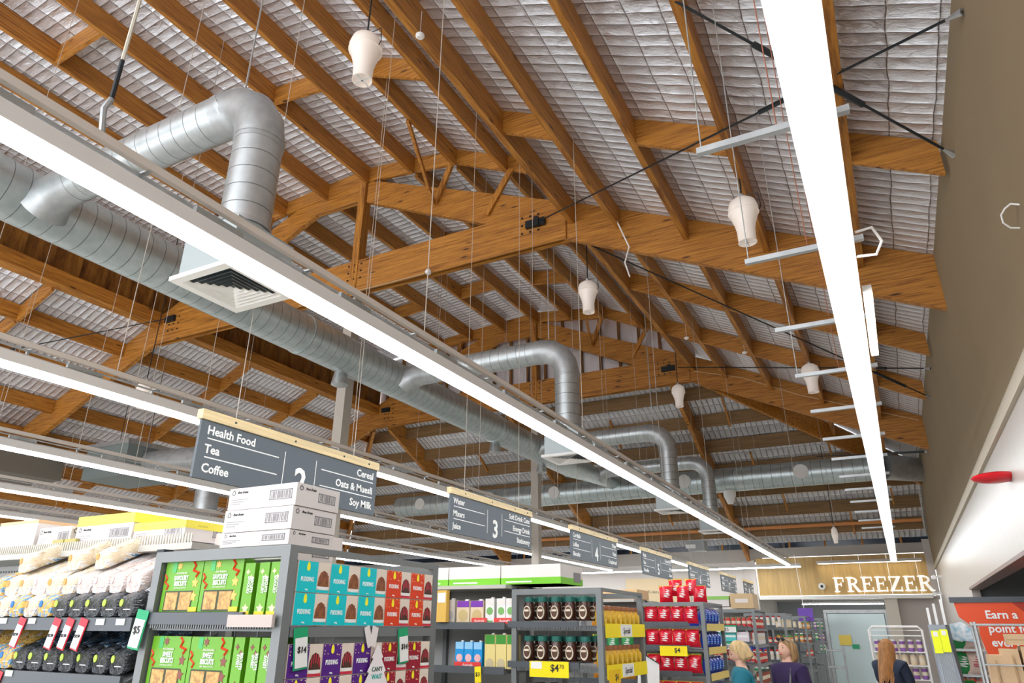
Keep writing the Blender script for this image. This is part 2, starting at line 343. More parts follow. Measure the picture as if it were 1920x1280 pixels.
# ------------------------------------------------------------------ trusses
XZ = lambda p, y: (p[0], y, p[1])
def truss(y0, label, wall=True):
    t = thing('roof_truss', label, 'roof truss', (-8.1, y0, 7))
    ya, yb = y0 - .05, y0 + .05
    lb = lambda x: 7.5 + .466 * (-3.6 - x)
    MB().ext([(-8.02, 9.58), (XW, lb(XW)), (XW, zR(XW) - .01), (-3.6, zR(-3.6) - .01), (-8.02, 10.1)], XZ, ya, yb).build('rafter', TX, t)
    ll = lambda x: 9.67 + .466 * (x + 9.32)
    MB().ext([(-8.22, 9.66), (-8.22, 10.12), (-9.6, 10.08), (XL, zL(XL) - .03), (-21.5, zL(-21.5) - .03), (-21.5, ll(-21.5)), (-9.32, 9.67)][::-1], XZ, ya, yb).build('rafter', TX, t)
    MB().ext([(XL + .05, 7.58), (-3.75, 7.58), (-3.75, 8.26), (-4.3, 8.26), (-12.9, 8.26), (XL + .05, 8.2)], XZ, ya - .035, ya).build('tie_beam', TX, t)
    MB().box((XL + .05, yb, 7.58), (-3.75, yb + .035, 8.2)).build('tie_beam', TX, t)
    MB().box((-8.2, y0 - .1, 7.35), (-8.04, y0 + .1, 10.15)).build('king_post', TZ, t)
    # top chord pieces between ridge purlins
    for a, b in zip(xm, xm[1:] + [XR]):
        MB().hexa([(a + .03, ya - .02, zM(a) - .33), (b - .03, ya - .02, zM(b) - .33), (b - .03, ya + .04, zM(b) - .33), (a + .03, ya + .04, zM(a) - .33),
                   (a + .03, ya - .02, zM(a) - .01), (b - .03, ya - .02, zM(b) - .01), (b - .03, ya + .04, zM(b) - .01), (a + .03, ya + .04, zM(a) - .01)]).build('top_chord', TX, t)
    for a, b in (((-6.0, 9.85), (-6.35, 9.0)), ((-4.75, 9.25), (-5.25, 8.45)), ((-10.6, 9.95), (-10.9, 9.0))):
        MB().bar((a[0], y0 - .08, a[1]), (b[0], y0 - .08, b[1]), .05, .11, (1, 0, 0)).build('strut', TZ, t)
    MB().bar((-6.0, y0 - 1.5, 10.0 - .25), (-6.35, y0 - .12, 9.0), .05, .09).build('strut', TY, t)
    # bolts
    b = MB()
    for cx, cz in ((-8.12, 8.0), (-4.4, 8.0), (-13.2, 7.95)):
        for i in range(3):
            for j in range(3): b.box((cx - .15 + i * .15, ya - .05, cz - .15 + j * .15), (cx - .12 + i * .15, ya - .03, cz - .12 + j * .15))
    b.build('bolt', BLACK, t, kind='stuff')
    # connector for the bracing rods
    MB().box((-4.45, ya - .1, 7.92), (-4.1, ya - .035, 8.05)).box((-4.28, ya - .13, 7.9), (-4.2, ya - .1, 8.08)).build('rod_bracket', BLACK, t)
    MB().box((-13.45, ya - .1, 8.02), (-13.15, ya - .035, 8.16)).build('rod_bracket', BLACK, t)
    return t
truss(9.0, 'nearest orange timber roof truss with king post, carrying the first steel column line')
truss(16.8, 'farther orange timber roof truss with foil covered gable studs behind it')
for y0, lab in ((9.0, 'beige steel column under the nearest roof truss'), (16.8, 'beige steel column under the farther roof truss')):
    t = thing('steel_column', lab, 'column', (-8.12, y0, 0))
    MB().box((-8.22, y0 - .1, 0.01), (-8.02, y0 + .1, 7.5)).build('shaft', POST, t)
    MB().box((-8.3, y0 - .2, 0.0), (-7.94, y0 + .2, .02)).build('base_plate', POST, t)
    MB().box((-8.26, y0 - .13, 7.1), (-7.98, y0 - .1, 7.45)).build('cap_plate', POST, t)

# ------------------------------------------------------------------ walls
wr = MB(); wr.box((XW, YB, 3.62), (XW + .12, YE, 7.0)); wright = wr.build('wall_right', BEIGE, kind='structure')
MB().box((XW - .02, YB, 3.5), (XW + .12, YE, 3.62)).build('trim_1', mat('cove_cream', (0.5, 0.44, 0.34), .7), kind='structure')
MB().ext([(XW + .02, 3.5), (XW + .12, 3.5), (XW + .12, 2.47), (XW - .0, 2.47)], XZ, YB, YE).build('wall_right', BULK, kind='structure')
MB().box((XW - .03, YB, 2.43), (XW + .15, 14.5, 2.47)).build('trim_2', mat('bronze_edge', (0.2, 0.12, 0.1), .4), kind='structure')
MB().box((XW + .12, YB, 2.9), (XW + 3.2, YE, 3.0)).build('ceiling', mat('recess_ceiling', (0.3, 0.33, 0.33), .8), kind='structure')
MB().box((XW + 3.2, YB, 0), (XW + 3.3, YE, 3.0)).build('wall_right', mat('recess_grey', (0.14, 0.15, 0.15), .8), kind='structure')
MB().box((XW + .12, 14.6, 0), (XW + 3.2, 14.7, 2.9)).build('wall_right', mat('recess_grey', (0.14, 0.15, 0.15), .8), kind='structure')
MB().box((XW + .12, YB, 0), (XW + 3.2, YB + .1, 2.9)).build('wall_right', mat('recess_grey', (0.14, 0.15, 0.15), .8), kind='structure')
MB().box((XW, 14.5, 0), (XW + .12, YE, 2.47)).build('wall_right', BULK, kind='structure')
MB().box((XLW - .15, YB, 0), (XLW, YE, 5.0)).build('wall_left', WHITE, kind='structure')
# far wall with opening to the freezer room
GW = mat('far_wall_grey', (0.42, 0.39, 0.35), .8); LW = mat('far_wall_cream', (0.6, 0.55, 0.51), .7)
fwll = MB(); fwll.box((-3.9, YE, 4.03), (XW, YE + .15, 4.32)).box((XLW, YE, 3.9), (-3.9, YE + .15, 4.32)); fwll.build('wall_far', GW, kind='structure')
MB().box((XLW, YE, 0), (-4.15, YE + .15, 3.9)).build('wall_far', LW, kind='structure')
MB().box((-4.3, YE - .12, 0), (-4.15, YE, 3.95)).build('trim_3', LW, kind='structure')
MB().box((XW - .2, YE - .1, 2.8), (XW, YE, 4.4)).build('trim_4', LW, kind='structure')
wn = MB().box((XLW, YE + .02, 4.32), (XW, YE + .05, 4.62)).build('window_1', mat('night_glass', (0.01, 0.02, 0.035), .1), kind='structure')
xx = -14.0
while xx < 1:
    MB().box((xx, YE - .03, 4.32), (xx + .06, YE + .02, 4.64)).build('mullion', TZ, wn); xx += 1.1
far_pan = bpy.data.objects.new('wall_far', None); C.objects.link(far_pan); far_pan['kind'] = 'structure'
xx = -4.1
while xx < XW - .3:
    MB().box((xx, YE - .06, 2.82), (min(xx + .78, XW - .2), YE, 4.0)).build('panel', ply, far_pan); xx += .785
MB().box((-4.1, YE - .2, 2.7), (XW - .2, YE + .3, 2.8)).build('trim_5', WHITE, kind='structure')
MB().box((-.45, YE - .05, 0), (-.1, YE + .3, 2.7)).build('trim_6', mat('pillar_cream', (0.62, 0.55, 0.46), .6), kind='structure')
MB().box((-4.15, 29, 0), (XW, 29.1, 2.75)).build('wall_back', mat('freezer_grey', (0.25, 0.26, 0.26), .6), kind='structure')
MB().box((-.1, YE + .3, 0), (XW, YE + .4, 2.75)).build('wall_inner', mat('freezer_taupe', (0.42, 0.37, 0.33), .6), kind='structure')
MB().box((-4.2, YE + .15, 0), (-4.1, 29, 2.75)).build('wall_inner', GW, kind='structure')
MB().box((-4.2, YE + .15, 2.75), (XW, 29, 2.8)).build('ceiling', GW, kind='structure')
t = thing('linear_light', 'short lit strip light under the soffit beneath the freezer lettering', 'light', (-1.7, 26.6, 2.6))
MB().box((-2.95, 26.55, 2.6), (-.5, 26.65, 2.66)).build('housing', HOUS, t); MB().box((-2.6, 26.59, 2.66), (-2.58, 26.61, 2.75)).build('stem', HOUS, t); MB().box((-.8, 26.59, 2.66), (-.78, 26.61, 2.75)).build('stem', HOUS, t); MB().box((-2.95, 26.56, 2.57), (-.5, 26.64, 2.6)).build('diffuser', TUBE, t)
# glass door of the freezer room
t = thing('sliding_door', 'grey framed sliding glass door into the freezer room', 'door', (-1.4, 26.2, 0))
MB().box((-2.3, 26.17, 2.3), (-.45, 26.25, 2.4)).build('header_rail', GALV, t)
MB().box((-2.3, 26.17, 0), (-2.22, 26.25, 2.3)).build('jamb', GALV, t); MB().box((-.52, 26.17, 0), (-.45, 26.25, 2.3)).build('jamb', GALV, t)
MB().box((-2.2, 26.2, .02), (-.55, 26.22, 2.28)).build('glass_pane', mat('pale_glass', (0.55, 0.66, 0.66), .15, metal=.1), t)
MB().box((-1.95, 26.17, 1.35), (-1.6, 26.19, 1.65)).build('poster', mat('poster_yellow', (0.8, 0.6, 0.1), .5), t)
MB().box((-1.6, 26.17, 1.25), (-1.4, 26.19, 1.38)).build('exit_sticker', mat('sticker_green', (0.02, 0.35, 0.15), .5), t)

# FREEZER letters, each its own letter
ft = thing('freezer_lettering', 'white raised serif letters spelling FREEZER on the wood panelled far wall', 'sign', (-1.8, YE - .1, 2.95))
def serif(ch, x, w, z0, h):
    b = MB(); y0, y1 = YE - .14, YE - .07; t = .09; th = .035
    def bx(a, c, d, e): b.box((x + a * w, y0, z0 + c * h), (x + d * w, y1, z0 + e * h))
    def stem():
        bx(.12, 0, .12 + .24, 1); bx(0, 0, .5, .08); bx(0, .92, .5, 1)
    if ch in 'FRE': stem()
    if ch == 'F': bx(.3, .9, .95, 1); bx(.85, .68, .95, .95); bx(.3, .48, .72, .57); bx(.65, .38, .73, .66)
    if ch == 'E':
        bx(.3, .9, .95, 1); bx(.85, .7, .95, .95); bx(.3, .48, .72, .57); bx(.65, .38, .73, .66); bx(.3, 0, 1, .1); bx(.9, 0, 1, .3)
    if ch == 'R':
        n = 10; cx, cz, ro, ri = x + .45 * w, z0 + .74 * h, .26 * h, .15 * h
        for i in range(n):
            a0, a1 = -math.pi / 2 + math.pi * i / n, -math.pi / 2 + math.pi * (i + 1) / n
            P = lambda r, a: (cx + r * 1.35 * math.cos(a), cz + r * math.sin(a))
            q = [P(ri, a0), P(ro, a0), P(ro, a1), P(ri, a1)]
            b.ext(q, XZ, y0, y1)
        bx(.3, .9, .5, 1); bx(.3, .48, .5, .58)
        b.ext([(x + .42 * w, z0 + .5 * h), (x + .68 * w, z0 + .5 * h), (x + 1.05 * w, z0), (x + .78 * w, z0)][::-1], XZ, y0, y1); bx(.8, 0, 1.12, .07)
    if ch == 'Z':
        bx(.05, .9, .95, 1); bx(.05, 0, 1, .1); bx(.03, .72, .13, 1); bx(.9, 0, 1, .3)
        b.ext([(x + .02 * w, z0 + .06 * h), (x + .32 * w, z0 + .06 * h), (x + .97 * w, z0 + .94 * h), (x + .67 * w, z0 + .94 * h)], XZ, y0, y1)
    return b
xx = -1.8; zz = 2.9
for i, ch in enumerate('FREEZER'):
    wd = {'F': .32, 'R': .37, 'E': .33, 'Z': .35}[ch]
    serif(ch, xx, wd, zz, .44).build('letter', mat('letter_white_glow', (1, 0.98, 0.92), .4, emit=.25), ft); xx += wd + .055  # faint emission put into the white so the letters look brightly lit
t = thing('picture_light', 'long white lit strip washing the wall above the freezer lettering', 'light', (-.8, YE - .3, 3.75))
MB().box((-2.2, YE - .35, 3.76), (.8, YE - .25, 3.84)).build('housing', LW, t)
for x in (-2.0, .6): MB().box((x, YE - .27, 3.78), (x + .04, YE - .06, 3.81)).build('arm', LW, t)
MB().box((-2.15, YE - .33, 3.745), (.75, YE - .27, 3.76)).build('diffuser', mat('wall_washer', (1, .9, .7), .4, emit=5), t)
t = thing('security_camera', 'small round white security camera left of the freezer lettering', 'camera', (-2.15, YE - .12, 3.05))
MB().lathe([(.02, 0), (.1, .01), (.11, .06), (.05, .1)], (-2.15, YE - .18, 3.08), 14, 'y').build('body', WHITE, t)
MB().lathe([(.03, -.01), (.045, .01), (.03, .03)], (-2.15, YE - .2, 3.08), 10, 'y').build('lens', BLACK, t)
MB().box((-2.19, YE - .1, 2.83), (-2.11, YE - .06, 3.0)).build('bracket', mat('brass_bracket', (0.6, 0.42, 0.15), .5), t)
sg = thing('wall_sign', 'beige wall board behind the aisle number five sign', 'sign', (-7.6, YE - .1, 2.6))
MB().box((-8.7, YE - .1, 2.6), (-6.4, YE - .02, 3.45)).build('board', mat('board_tan', (0.6, 0.46, 0.28), .6), sg); text('Toilets', .1, (-7.9, YE - .105, 2.95), 'S', TEXTB, sg)

# ------------------------------------------------------------------ linear lights
ZL = 3.64
def linear(x, y0, y1, label, grp=None, near=False):
    t = thing('linear_light', label, 'light', (x, y0, ZL), grp)
    MB().ext([(x - .085, ZL - .005), (x + .085, ZL - .005), (x + .085, ZL + .075), (x + .05, ZL + .095), (x - .05, ZL + .095), (x - .085, ZL + .075)], XZ, y0, y1).build('housing', HOUS, t)
    MB().ext([(x - .058, ZL - .005), (x - .05, ZL - .028), (x + .05, ZL - .028), (x + .058, ZL - .005)], XZ, y0 + .01, y1 - .01).build('diffuser', TUBE, t)
    MB().ext([(x + .05, ZL + .15), (x + .085, ZL + .15), (x + .085, ZL + .19), (x + .05, ZL + .19)], XZ, y0, y1 - .2).build('suspension_rail', RAIL, t)
    MB().box((x + .0, y0, ZL + .135), (x + .02, y1 - .3, ZL + .145)).build('cable_tray', GALV, t)
    b = MB(); y = y0 + .4
    while y < y1:
        b.box((x - .02, y, ZL + .095), (x, y + .02, ZL + .15)).box((x - .02, y, ZL + .145), (x + .07, y + .02, ZL + .155)).box((x + .02, y + .3, ZL + .1), (x + .05, y + .6, ZL + .135)); y += 1.1
    b.build('hanger_bracket', GALV, t, kind='stuff')
    y = y0 + (1.3 if x < -3 or x > -1 else 4.9)
    while y < y1:
        zt = (zM(x) if XL < x < XR else (zL(x) if x < XL else zR(x))) if y < 17 else zE(y)
        if y > 17 and x > XR: zt = min(zt, zR(x))
        MB().path([(x + .067, y, ZL + .18), (x + .067, y, zt)], .004, 5).build('hanger_wire', mat('wire_pale', (0.5, 0.45, 0.38), .5), t); y += 3.1
    return t
linear(-2.87, -1.0, 23.6, 'long bright strip light crossing the picture from left edge, above the nearest diffuser')
linear(-5.73, -1.0, 23.6, 'bright strip light passing behind the number two aisle sign')
linear(-8.6, -1.0, 23.6, 'strip light third from the right wall, below the small white lamp at left')
linear(-11.45, -1.0, 23.6, 'strip light fourth from the right wall, above the yellow carton at left')
linear(-14.3, -1.0, 23.6, 'strip light fifth from the right wall, low at the left edge')
linear(-17.2, -1.0, 23.6, 'strip light farthest left, lowest behind the stacked cartons')
t = linear(0.02, -1.0, 23.4, 'brightest strip light, running almost upright beside the beige right wall')
for i, y in enumerate((1.5, 2.62, 3.75, 4.87, 5.95, 7.1, 8.3, 9.4, 10.6, 11.7, 12.9, 14.1, 15.3, 16.5)):
    MB().bar((-.46, y, ZL + .12), (.16, y, ZL + .12), .03, .03).build('strut_channel', GALV, t)
    for k in range(7): pass
    if i in (1, 2, 4):
        MB().path([(-.44, y, ZL + .12), (-.44, y, zR(-.44) - .02)], .0035, 5).build('hanger_rod', GALV, t)
        MB().path([(-.12, y, ZL + .12), (-.14, y, zR(-.14) - .02)], .003, 5).build('hanger_rod', mat('cord_red', (0.35, 0.12, 0.07), .6), t)
t = thing('linear_light', 'long strip light running across in front of the far wall', 'light', (-6, 24.4, ZL))
MB().box((-12.6, 24.33, ZL), (-2.6, 24.47, ZL + .09)).build('housing', HOUS, t); [MB().path([(x_, 24.4, ZL + .09), (x_, 24.4, zE(24.4))], .004, 5).build('hanger_wire', HOUS, t) for x_ in (-12, -9, -6, -3)]; MB().box((-12.6, 24.35, ZL - .03), (-2.6, 24.45, ZL)).build('diffuser', TUBE, t)
t = thing('emergency_light', 'short lit fitting fixed to the right side of the brightest strip light', 'light', (.15, 4.2, ZL))
MB().box((.115, 4.2, ZL - .01), (.165, 5.3, ZL + .04)).build('housing', HOUS, t); MB().box((.118, 4.22, ZL - .03), (.162, 5.28, ZL - .01)).build('diffuser', mat('warm_diffuser', (1, .93, .8), .4, emit=8), t)
MB().path([(.12, 3.6, ZL + .08), (.2, 3.62, ZL + .1), (.235, 3.66, ZL + .03), (.2, 3.7, ZL - .02), (.11, 3.72, ZL)], .008, 6).build('cable', WHITE, t)

# ------------------------------------------------------------------ pendant lamps
PM = mat('lamp_opal', (0.85, 0.76, 0.68), .35, emit=.1)
def pendant(x, y, z, label, s=1.0, rz=0.0):
    t = thing('pendant_lamp', label, 'lamp', (x, y, z)); h = .58 * s; r = .16 * s
    prof = [(.02, h), (.08 * s, h - .02), (r * .9, h - .07), (r * 1.03, h - .15), (r * 1.0, h - .21), (r * .93, h - .24), (r * .72, h - .34), (r * .62, h - .42), (r * .6, .02), (r * .63, 0), (r * .55, 0), (r * .52, .03)]
    MB().lathe([(a, b + z) for a, b in prof][::-1], (x, y, 0), 20).build('shade', PM, t, True)
    MB().lathe([(r * 1.0, z + h - .215), (r * 1.06, z + h - .205), (r * 1.0, z + h - .19)], (x, y, 0), 20).build('rim', PM, t, True)
    MB().box((x - r * .55, y - .008, z - .002), (x + r * .55, y + .008, z + .004)).box((x - .008, y - r * .55, z - .002), (x + .008, y + r * .55, z + .004)).build('guard', WHITE, t)
    MB().lathe([(.03 * s, z + h - .01), (.035 * s, z + h + .03), (.012, z + h + .06)], (x, y, 0), 10).build('cap', GALV, t)
    zt = (zM(x) if x < XR else zR(x)) - .28
    MB().path([(x, y, z + h + .05), (x + .01, y, (z + h + zt) / 2), (x, y, zt)], .009, 6).build('hanging_chain', BLACK, t)
    MB().path([(x + .02, y, z + h + .02), (x + r * 1.1, y, z + h + .02), (x + r * 1.2, y, z + h - .15), (x + r * 1.05, y, z + h - .2)], .005, 5).build('cable', BLACK, t)
pendant(-3.8, 4.0, 6.75, 'white bell lamp hanging nearest, high among the rafters left of centre', 1.0)
pendant(-3.75, 9.8, 6.63, 'white bell lamp hanging just beyond the nearest truss, above the bent duct', 1.0)
pendant(-3.8, 15.6, 6.6, 'white bell lamp hanging in front of the farther truss tie', .95)
pendant(-.81, 7.05, 5.72, 'white bell lamp hanging left of the brightest strip light', 1.0)
pendant(-.78, 13.7, 5.95, 'white bell lamp hanging far off, left of the brightest strip light', 1.0)
pendant(-12.6, 8.2, 5.75, 'white bell lamp hanging low at left under a strip light', .95)
pendant(-1.25, 20.8, 4.05, 'slim blue-white hanging lamp before the far wall', .5)

# ------------------------------------------------------------------ ducts
def circ(c, r, n=20): return [(c[0] + r * math.cos(2 * math.pi * i / n), c[1] + r * math.sin(2 * math.pi * i / n)) for i in range(n)]
DM = Vector((-7.27, 5.85)); RM_ = .305
t = thing('main_duct', 'large round spiral steel duct running away behind the long strip light', 'duct', (DM.x, 0, DM.y))
MB().path([(DM.x, YB, DM.y), (DM.x, 8, DM.y), (DM.x, 17.2, DM.y)], RM_, 28).build('pipe', DY, t, True)
MB().path([(DM.x, 17.2, DM.y), (DM.x + .1, 18.5, DM.y), (DM.x + .3, 19.9, DM.y)], [.305, .23, .23], 24).build('end_section', DY, t, True)
for y in (1.0, 7.0, 12.9):
    MB().path([(DM.x, y - .04, DM.y), (DM.x, y + .04, DM.y)], RM_ + .012, 28).build('joint_band', DY, t, True)
for y in (8.05, 13.2, 15.6):
    MB().lathe([(.1, DM.y - .48), (.14, DM.y - .46), (.1, DM.y - .25)], (DM.x - .12, y, 0), 14).build('nozzle', GALV, t, True)
for y in (2.0, 5.0, 11.0, 14.0):
    MB().path([(DM.x - .3, y, DM.y + .1), (DM.x - .35, y, 10.2)], .004, 5).build('hanger_wire', GALV, t)
def arcp(c, r, a0, a1, n, e1, e2): return [Vector(c) + (Vector(e1) * math.cos(a0 + (a1 - a0) * i / n) + Vector(e2) * math.sin(a0 + (a1 - a0) * i / n)) * r for i in range(n + 1)]
def branch(y, label, r=.19, zb=5.88, x0=-3.98):
    t = thing('branch_duct', label, 'duct', (x0, y, 4.6))
    MB().path([(x0, y, 4.5), (x0, y, zb - .42)], r, 22).build('drop_pipe', DZ, t, True)
    e = arcp((x0 - .42, y, zb - .42), .42, 0, math.pi / 2, 4, (1, 0, 0), (0, 0, 1))
    e = [Vector((x0, y, zb - .5))] + e + [Vector((x0 - .5, y, zb))]
    MB().path(e, r + .006, 22).build('elbow', GALV, t, True)
    MB().path([(x0 - .42, y, zb), (DM.x + .75, y, zb)], r, 22).build('cross_pipe', DX, t, True)
    MB().path([(DM.x + .75, y, zb), (DM.x + .5, y, zb), (DM.x + .3, y, zb - .06), (DM.x + .18, y, zb - .14)], [r + .004, r + .004, r + .02, r + .06], 22).build('saddle', GALV, t, True)
    for z in (zb - .44, 4.62): MB().path([(x0, y, z - .02), (x0, y, z + .02)], r + .012, 22).build('joint_band', GALV, t, True)
    MB().path([(x0 - .42, y, zb - .02), (x0 - .38, y, zb)], r + .012, 22).build('joint_band', GALV, t, True)
    MB().path([(x0 - .3, y, zb + .2), (x0 - .3, y, 9.9)], .008, 6).build('hanger_rod', GALV, t)
    # plenum box and diffuser at the foot
    MB().box((x0 - .27, y - .27, 4.14), (x0 + .27, y + .27, 4.52)).build('plenum_box', mat('plenum_grey', (0.42, 0.47, 0.47), .5, .4), t)
    d = t
    z = 4.1; s = .31
    q = .245
    MB().box((x0 - s, y - s, z), (x0 + s, y - q, z + .035)).box((x0 - s, y + q, z), (x0 + s, y + s, z + .035)).box((x0 - s, y - q, z), (x0 - q, y + q, z + .035)).box((x0 + q, y - q, z), (x0 + s, y + q, z + .035)).build('diffuser_plate', WHITE, t); d = t.children[-1]
    dk = mat('vent_dark', (0.03, 0.045, 0.05), .6)
    MB().box((x0 - q, y - q, z + .03), (x0 + q, y + q, z + .04)).build('vent_throat', dk, d)
    for k in range(6):
        o, i = .245 - k * .04, .245 - k * .04 - .03; b = MB()
        zo, zi = z + .001, z + .024
        for (a, c) in (((-1, -1), (1, -1)), ((1, -1), (1, 1)), ((1, 1), (-1, 1)), ((-1, 1), (-1, -1))):
            b.add([(x0 + a[0] * o, y + a[1] * o, zo), (x0 + c[0] * o, y + c[1] * o, zo), (x0 + c[0] * i, y + c[1] * i, zi), (x0 + a[0] * i, y + a[1] * i, zi)], [(0, 1, 2, 3)])
        b.build('vane', WHITE, d)
    return t
branch(3.1, 'nearest bent spiral duct dropping to the square diffuser at left')
branch(9.35, 'second bent spiral duct, dropping in front of the farther gable')
branch(14.9, 'third bent spiral duct, dropping before the far cross duct', .19)
branch(18.7, 'farthest bent spiral duct beside the far cross duct', .18, 5.95)
t = thing('cross_duct', 'wide spiral steel duct running across beneath the far end slope', 'duct', (-6, 20, 5.7))
MB().path([(-15, 20, 5.66), (.2, 20, 5.66)], .33, 26).build('pipe', DXF, t, True)
MB().path([(.2, 20, 5.66), (1.05, 20.6, 5.62)], [.33, .3], 22).build('end_section', GALV, t, True)
for x in (-1.75, -4.85, -11.2, -13.9, -8.9):
    MB().lathe([(.19, -.36), (.185, -.3), (.13, -.2)][::1], (x, 20, 5.66), 18, 'y').build('outlet_disc', mat('disc_white', (0.72, 0.7, 0.66), .5), t, True)
MB().lathe([(.08, 5.0), (.17, 5.22), (.17, 5.36)], (-3.7, 20, 0), 14).build('nozzle', WHITE, t, True)
t = thing('air_unit', 'dark sheet metal air unit hanging at far left behind the strip lights', 'air unit', (-15.5, 9, 4.8))
MB().box((-16.4, 9.6, 4.9), (-14.9, 10.8, 5.7)).build('casing', mat('unit_green', (0.2, 0.24, 0.23), .5, .3), t)
MB().box((-16.45, 9.55, 5.62), (-14.85, 10.85, 5.72)).build('lid', GALV, t)
MB().path([(-14.9, 10.2, 5.3), (-13.2, 10.4, 5.3), (-13.0, 10.4, 5.0), (-13, 10.4, 4.1)], .25, 16).build('spigot', GALV, t, True)
for dx in (-16.2, -15.1): MB().path([(dx, 10.2, 5.7), (dx, 10.2, zL(dx))], .008, 5).build('hanger_rod', BLACK, t)
t = thing('air_unit', 'large taupe air unit at the left edge under the roof slope', 'air unit', (-18, 8, 5))
MB().box((-19.0, 8.0, 4.95), (-17.2, 9.6, 5.7)).build('casing', mat('unit_taupe', (0.16, 0.14, 0.11), .6), t)
MB().box((-18.9, 7.97, 5.1), (-18.0, 8.0, 5.55)).build('grille', DGREY, t)

# bracing rods
def rod(a, b, label, tb=None):
    t = thing('bracing_rod', label, 'rod', a); a = Vector(a); b = Vector(b)
    MB().path([a, b], .012, 6).build('rod', BLACK, t)
    if tb:
        c0, c1 = a.lerp(b, tb[0]), a.lerp(b, tb[1]); MB().path([c0, c1], .026, 6).build('turnbuckle', BLACK, t)
        MB().path([b - (b - a).normalized() * .12, b], [.012, .03], 6).build('anchor', GALV, t)
rod((-4.15, 8.86, 8.0), (XW - .01, 4.55, 5.72), 'black bracing rod rising from the nearest truss bracket to the right wall top', (.72, .84))
rod((-4.2, 1.0, 8.3), (XW, 6.15, 5.61), 'black bracing rod from the top edge down to the right wall above the first blocking', (.74, .88))
rod((-3.4, 9.12, 7.45), (XW, 13.7, 5.58), 'black bracing rod running from behind the nearest truss to the far right wall', (.82, .92))
rod((-4.0, 16.6, 7.95), (XW, 12.5, 5.73), 'black bracing rod lying level from the farther truss to the right wall', (.78, .88))
rod((-1.2, 18.2, 5.7), (XW, 17.6, 5.45), 'thick black rod close to the wall below the farther truss', (.5, .98))
rod((-13.3, 8.86, 8.1), (-18.5, 4.3, 5.6), 'black bracing rod descending from the nearest truss towards the left edge', (.4, .5))
# thin services: conduits and cables
t = thing('conduit', 'thin pale conduit clipped under the nearest truss tie beam', 'conduit', (-6, 8.85, 7.55))
MB().path([(-9.4, 8.86, 7.56), (-6.45, 8.86, 7.56), (-6.4, 8.86, 7.62)], .012, 6).build('pipe', mat('conduit_tan', (0.5, 0.32, 0.15), .5), t)
MB().lathe([(.05, 7.53), (.06, 7.56), (.04, 7.6)], (-6.35, 8.84, 0), 10).build('junction_box', WHITE, t)
t = thing('cable', 'pale cable strung along the timber purlin right of the deep ridge beam', 'cable', (-2.9, 4, 7.2))
MB().path([(-2.89, YB, zR(-2.88) - .32), (-2.88, 8.8, zR(-2.88) - .32)], .012, 5).build('cord', mat('cable_orange', (0.75, 0.4, 0.15), .5), t)
MB().path([(-2.86, 8.8, zR(-2.88) - .3), (-2.7, 8.85, 7.1), (-2.78, 8.85, 6.85), (-2.72, 8.85, 6.6)], .012, 5).build('drop', WHITE, t)
for i, (x, y, z, nm) in enumerate(((-3.6, 4.6, 7.8, 'under the deep ridge beam near the first bell lamp'), (-2.95, 13.2, 7.3, 'under a purlin beyond the nearest truss'), (-1.9, 13.5, 6.9, 'under a purlin left of the far bell lamp'))):
    t = thing('smoke_detector', 'tiny white smoke detector ' + nm, 'detector', (x, y, z)); MB().lathe([(.03, z - .04), (.05, z - .02), (.05, z)], (x, y, 0), 12).build('body', WHITE, t, True)
    MB().path([(x, y, z), (x, y, z + .35)], .004, 5).build('stem', WHITE, t)
for i, (x, y, z0) in enumerate(((-4.25, 8.7, 6.6), (-7.2, 10.5, 5.9), (-5.3, 11.9, 4.4), (-6.4, 13.0, 4.2), (-1.5, 15.2, 4.2), (-1.1, 18.9, 4.2), (-3.2, 19.4, 4.0), (-7.0, 14.8, 4.0), (-10.4, 6.6, 4.0), (-11.5, 7.6, 4.2), (-13.0, 6.0, 4.0))):
    zt = zM(x) if (x < XR and y < 17 and x > XL) else (zR(x) if y < 17 else zE(y))
    o = MB().path([(x, y, z0), (x + .01, y, (z0 + zt) / 2), (x, y, zt)], .005, 5).build('hanging_wire', mat('wire_pale', (0.5, 0.45, 0.38), .5), origin=(x, y, z0))
    tag(o, ['beside the rod bracket of the nearest truss', 'beyond the main duct near the nearest column', 'in front of the second bent duct', 'behind the number three sign', 'left of the brightest strip light, midway', 'left of the brightest strip light, far end', 'before the far end slope', 'above the number four sign', 'above the number two sign', 'at left below the nearest truss rafter', 'at far left under the roof slope'][i] and 'thin pale hanging wire ' + ['beside the rod bracket of the nearest truss', 'beyond the main duct near the nearest column', 'in front of the second bent duct', 'behind the number three sign', 'left of the brightest strip light, midway', 'left of the brightest strip light, far end', 'before the far end slope', 'above the number four sign', 'above the number two sign', 'at left below the nearest truss rafter', 'at far left under the roof slope'][i], 'wire')
t = thing('wall_disc', 'red oval warning disc on an arm at the right edge', 'sign', (1.0, 7.8, 3.12))
MB().ball((.98, 7.8, 3.12), (.2, .16, .05), 16, 8).build('disc', mat('disc_red', (0.65, 0.01, 0.02), .25), t, True); MB().path([(1.0, 7.8, 3.12), (1.1, 7.8, 3.12)], .02, 8).build('arm', WHITE, t)
t = thing('suspension_hook', 'thick pale hook and turnbuckle holding the long strip light near the left edge', 'hook', (-2.8, 1.36, 3.83))
MB().path([(-2.8, 1.36, 3.83), (-2.8, 1.34, 3.95), (-2.8, 1.36, 4.02)], .014, 8).build('hook', GALV, t, True)
MB().path([(-2.8, 1.36, 4.0), (-2.8, 1.36, 4.25)], .011, 8).build('turnbuckle', BLACK, t, True)
MB().path([(-2.8, 1.36, 4.2), (-2.8, 1.36, zR(-2.8) - .36)], .009, 6).build('cord', mat('cord_cream', (.6, .55, .45), .6), t, True)
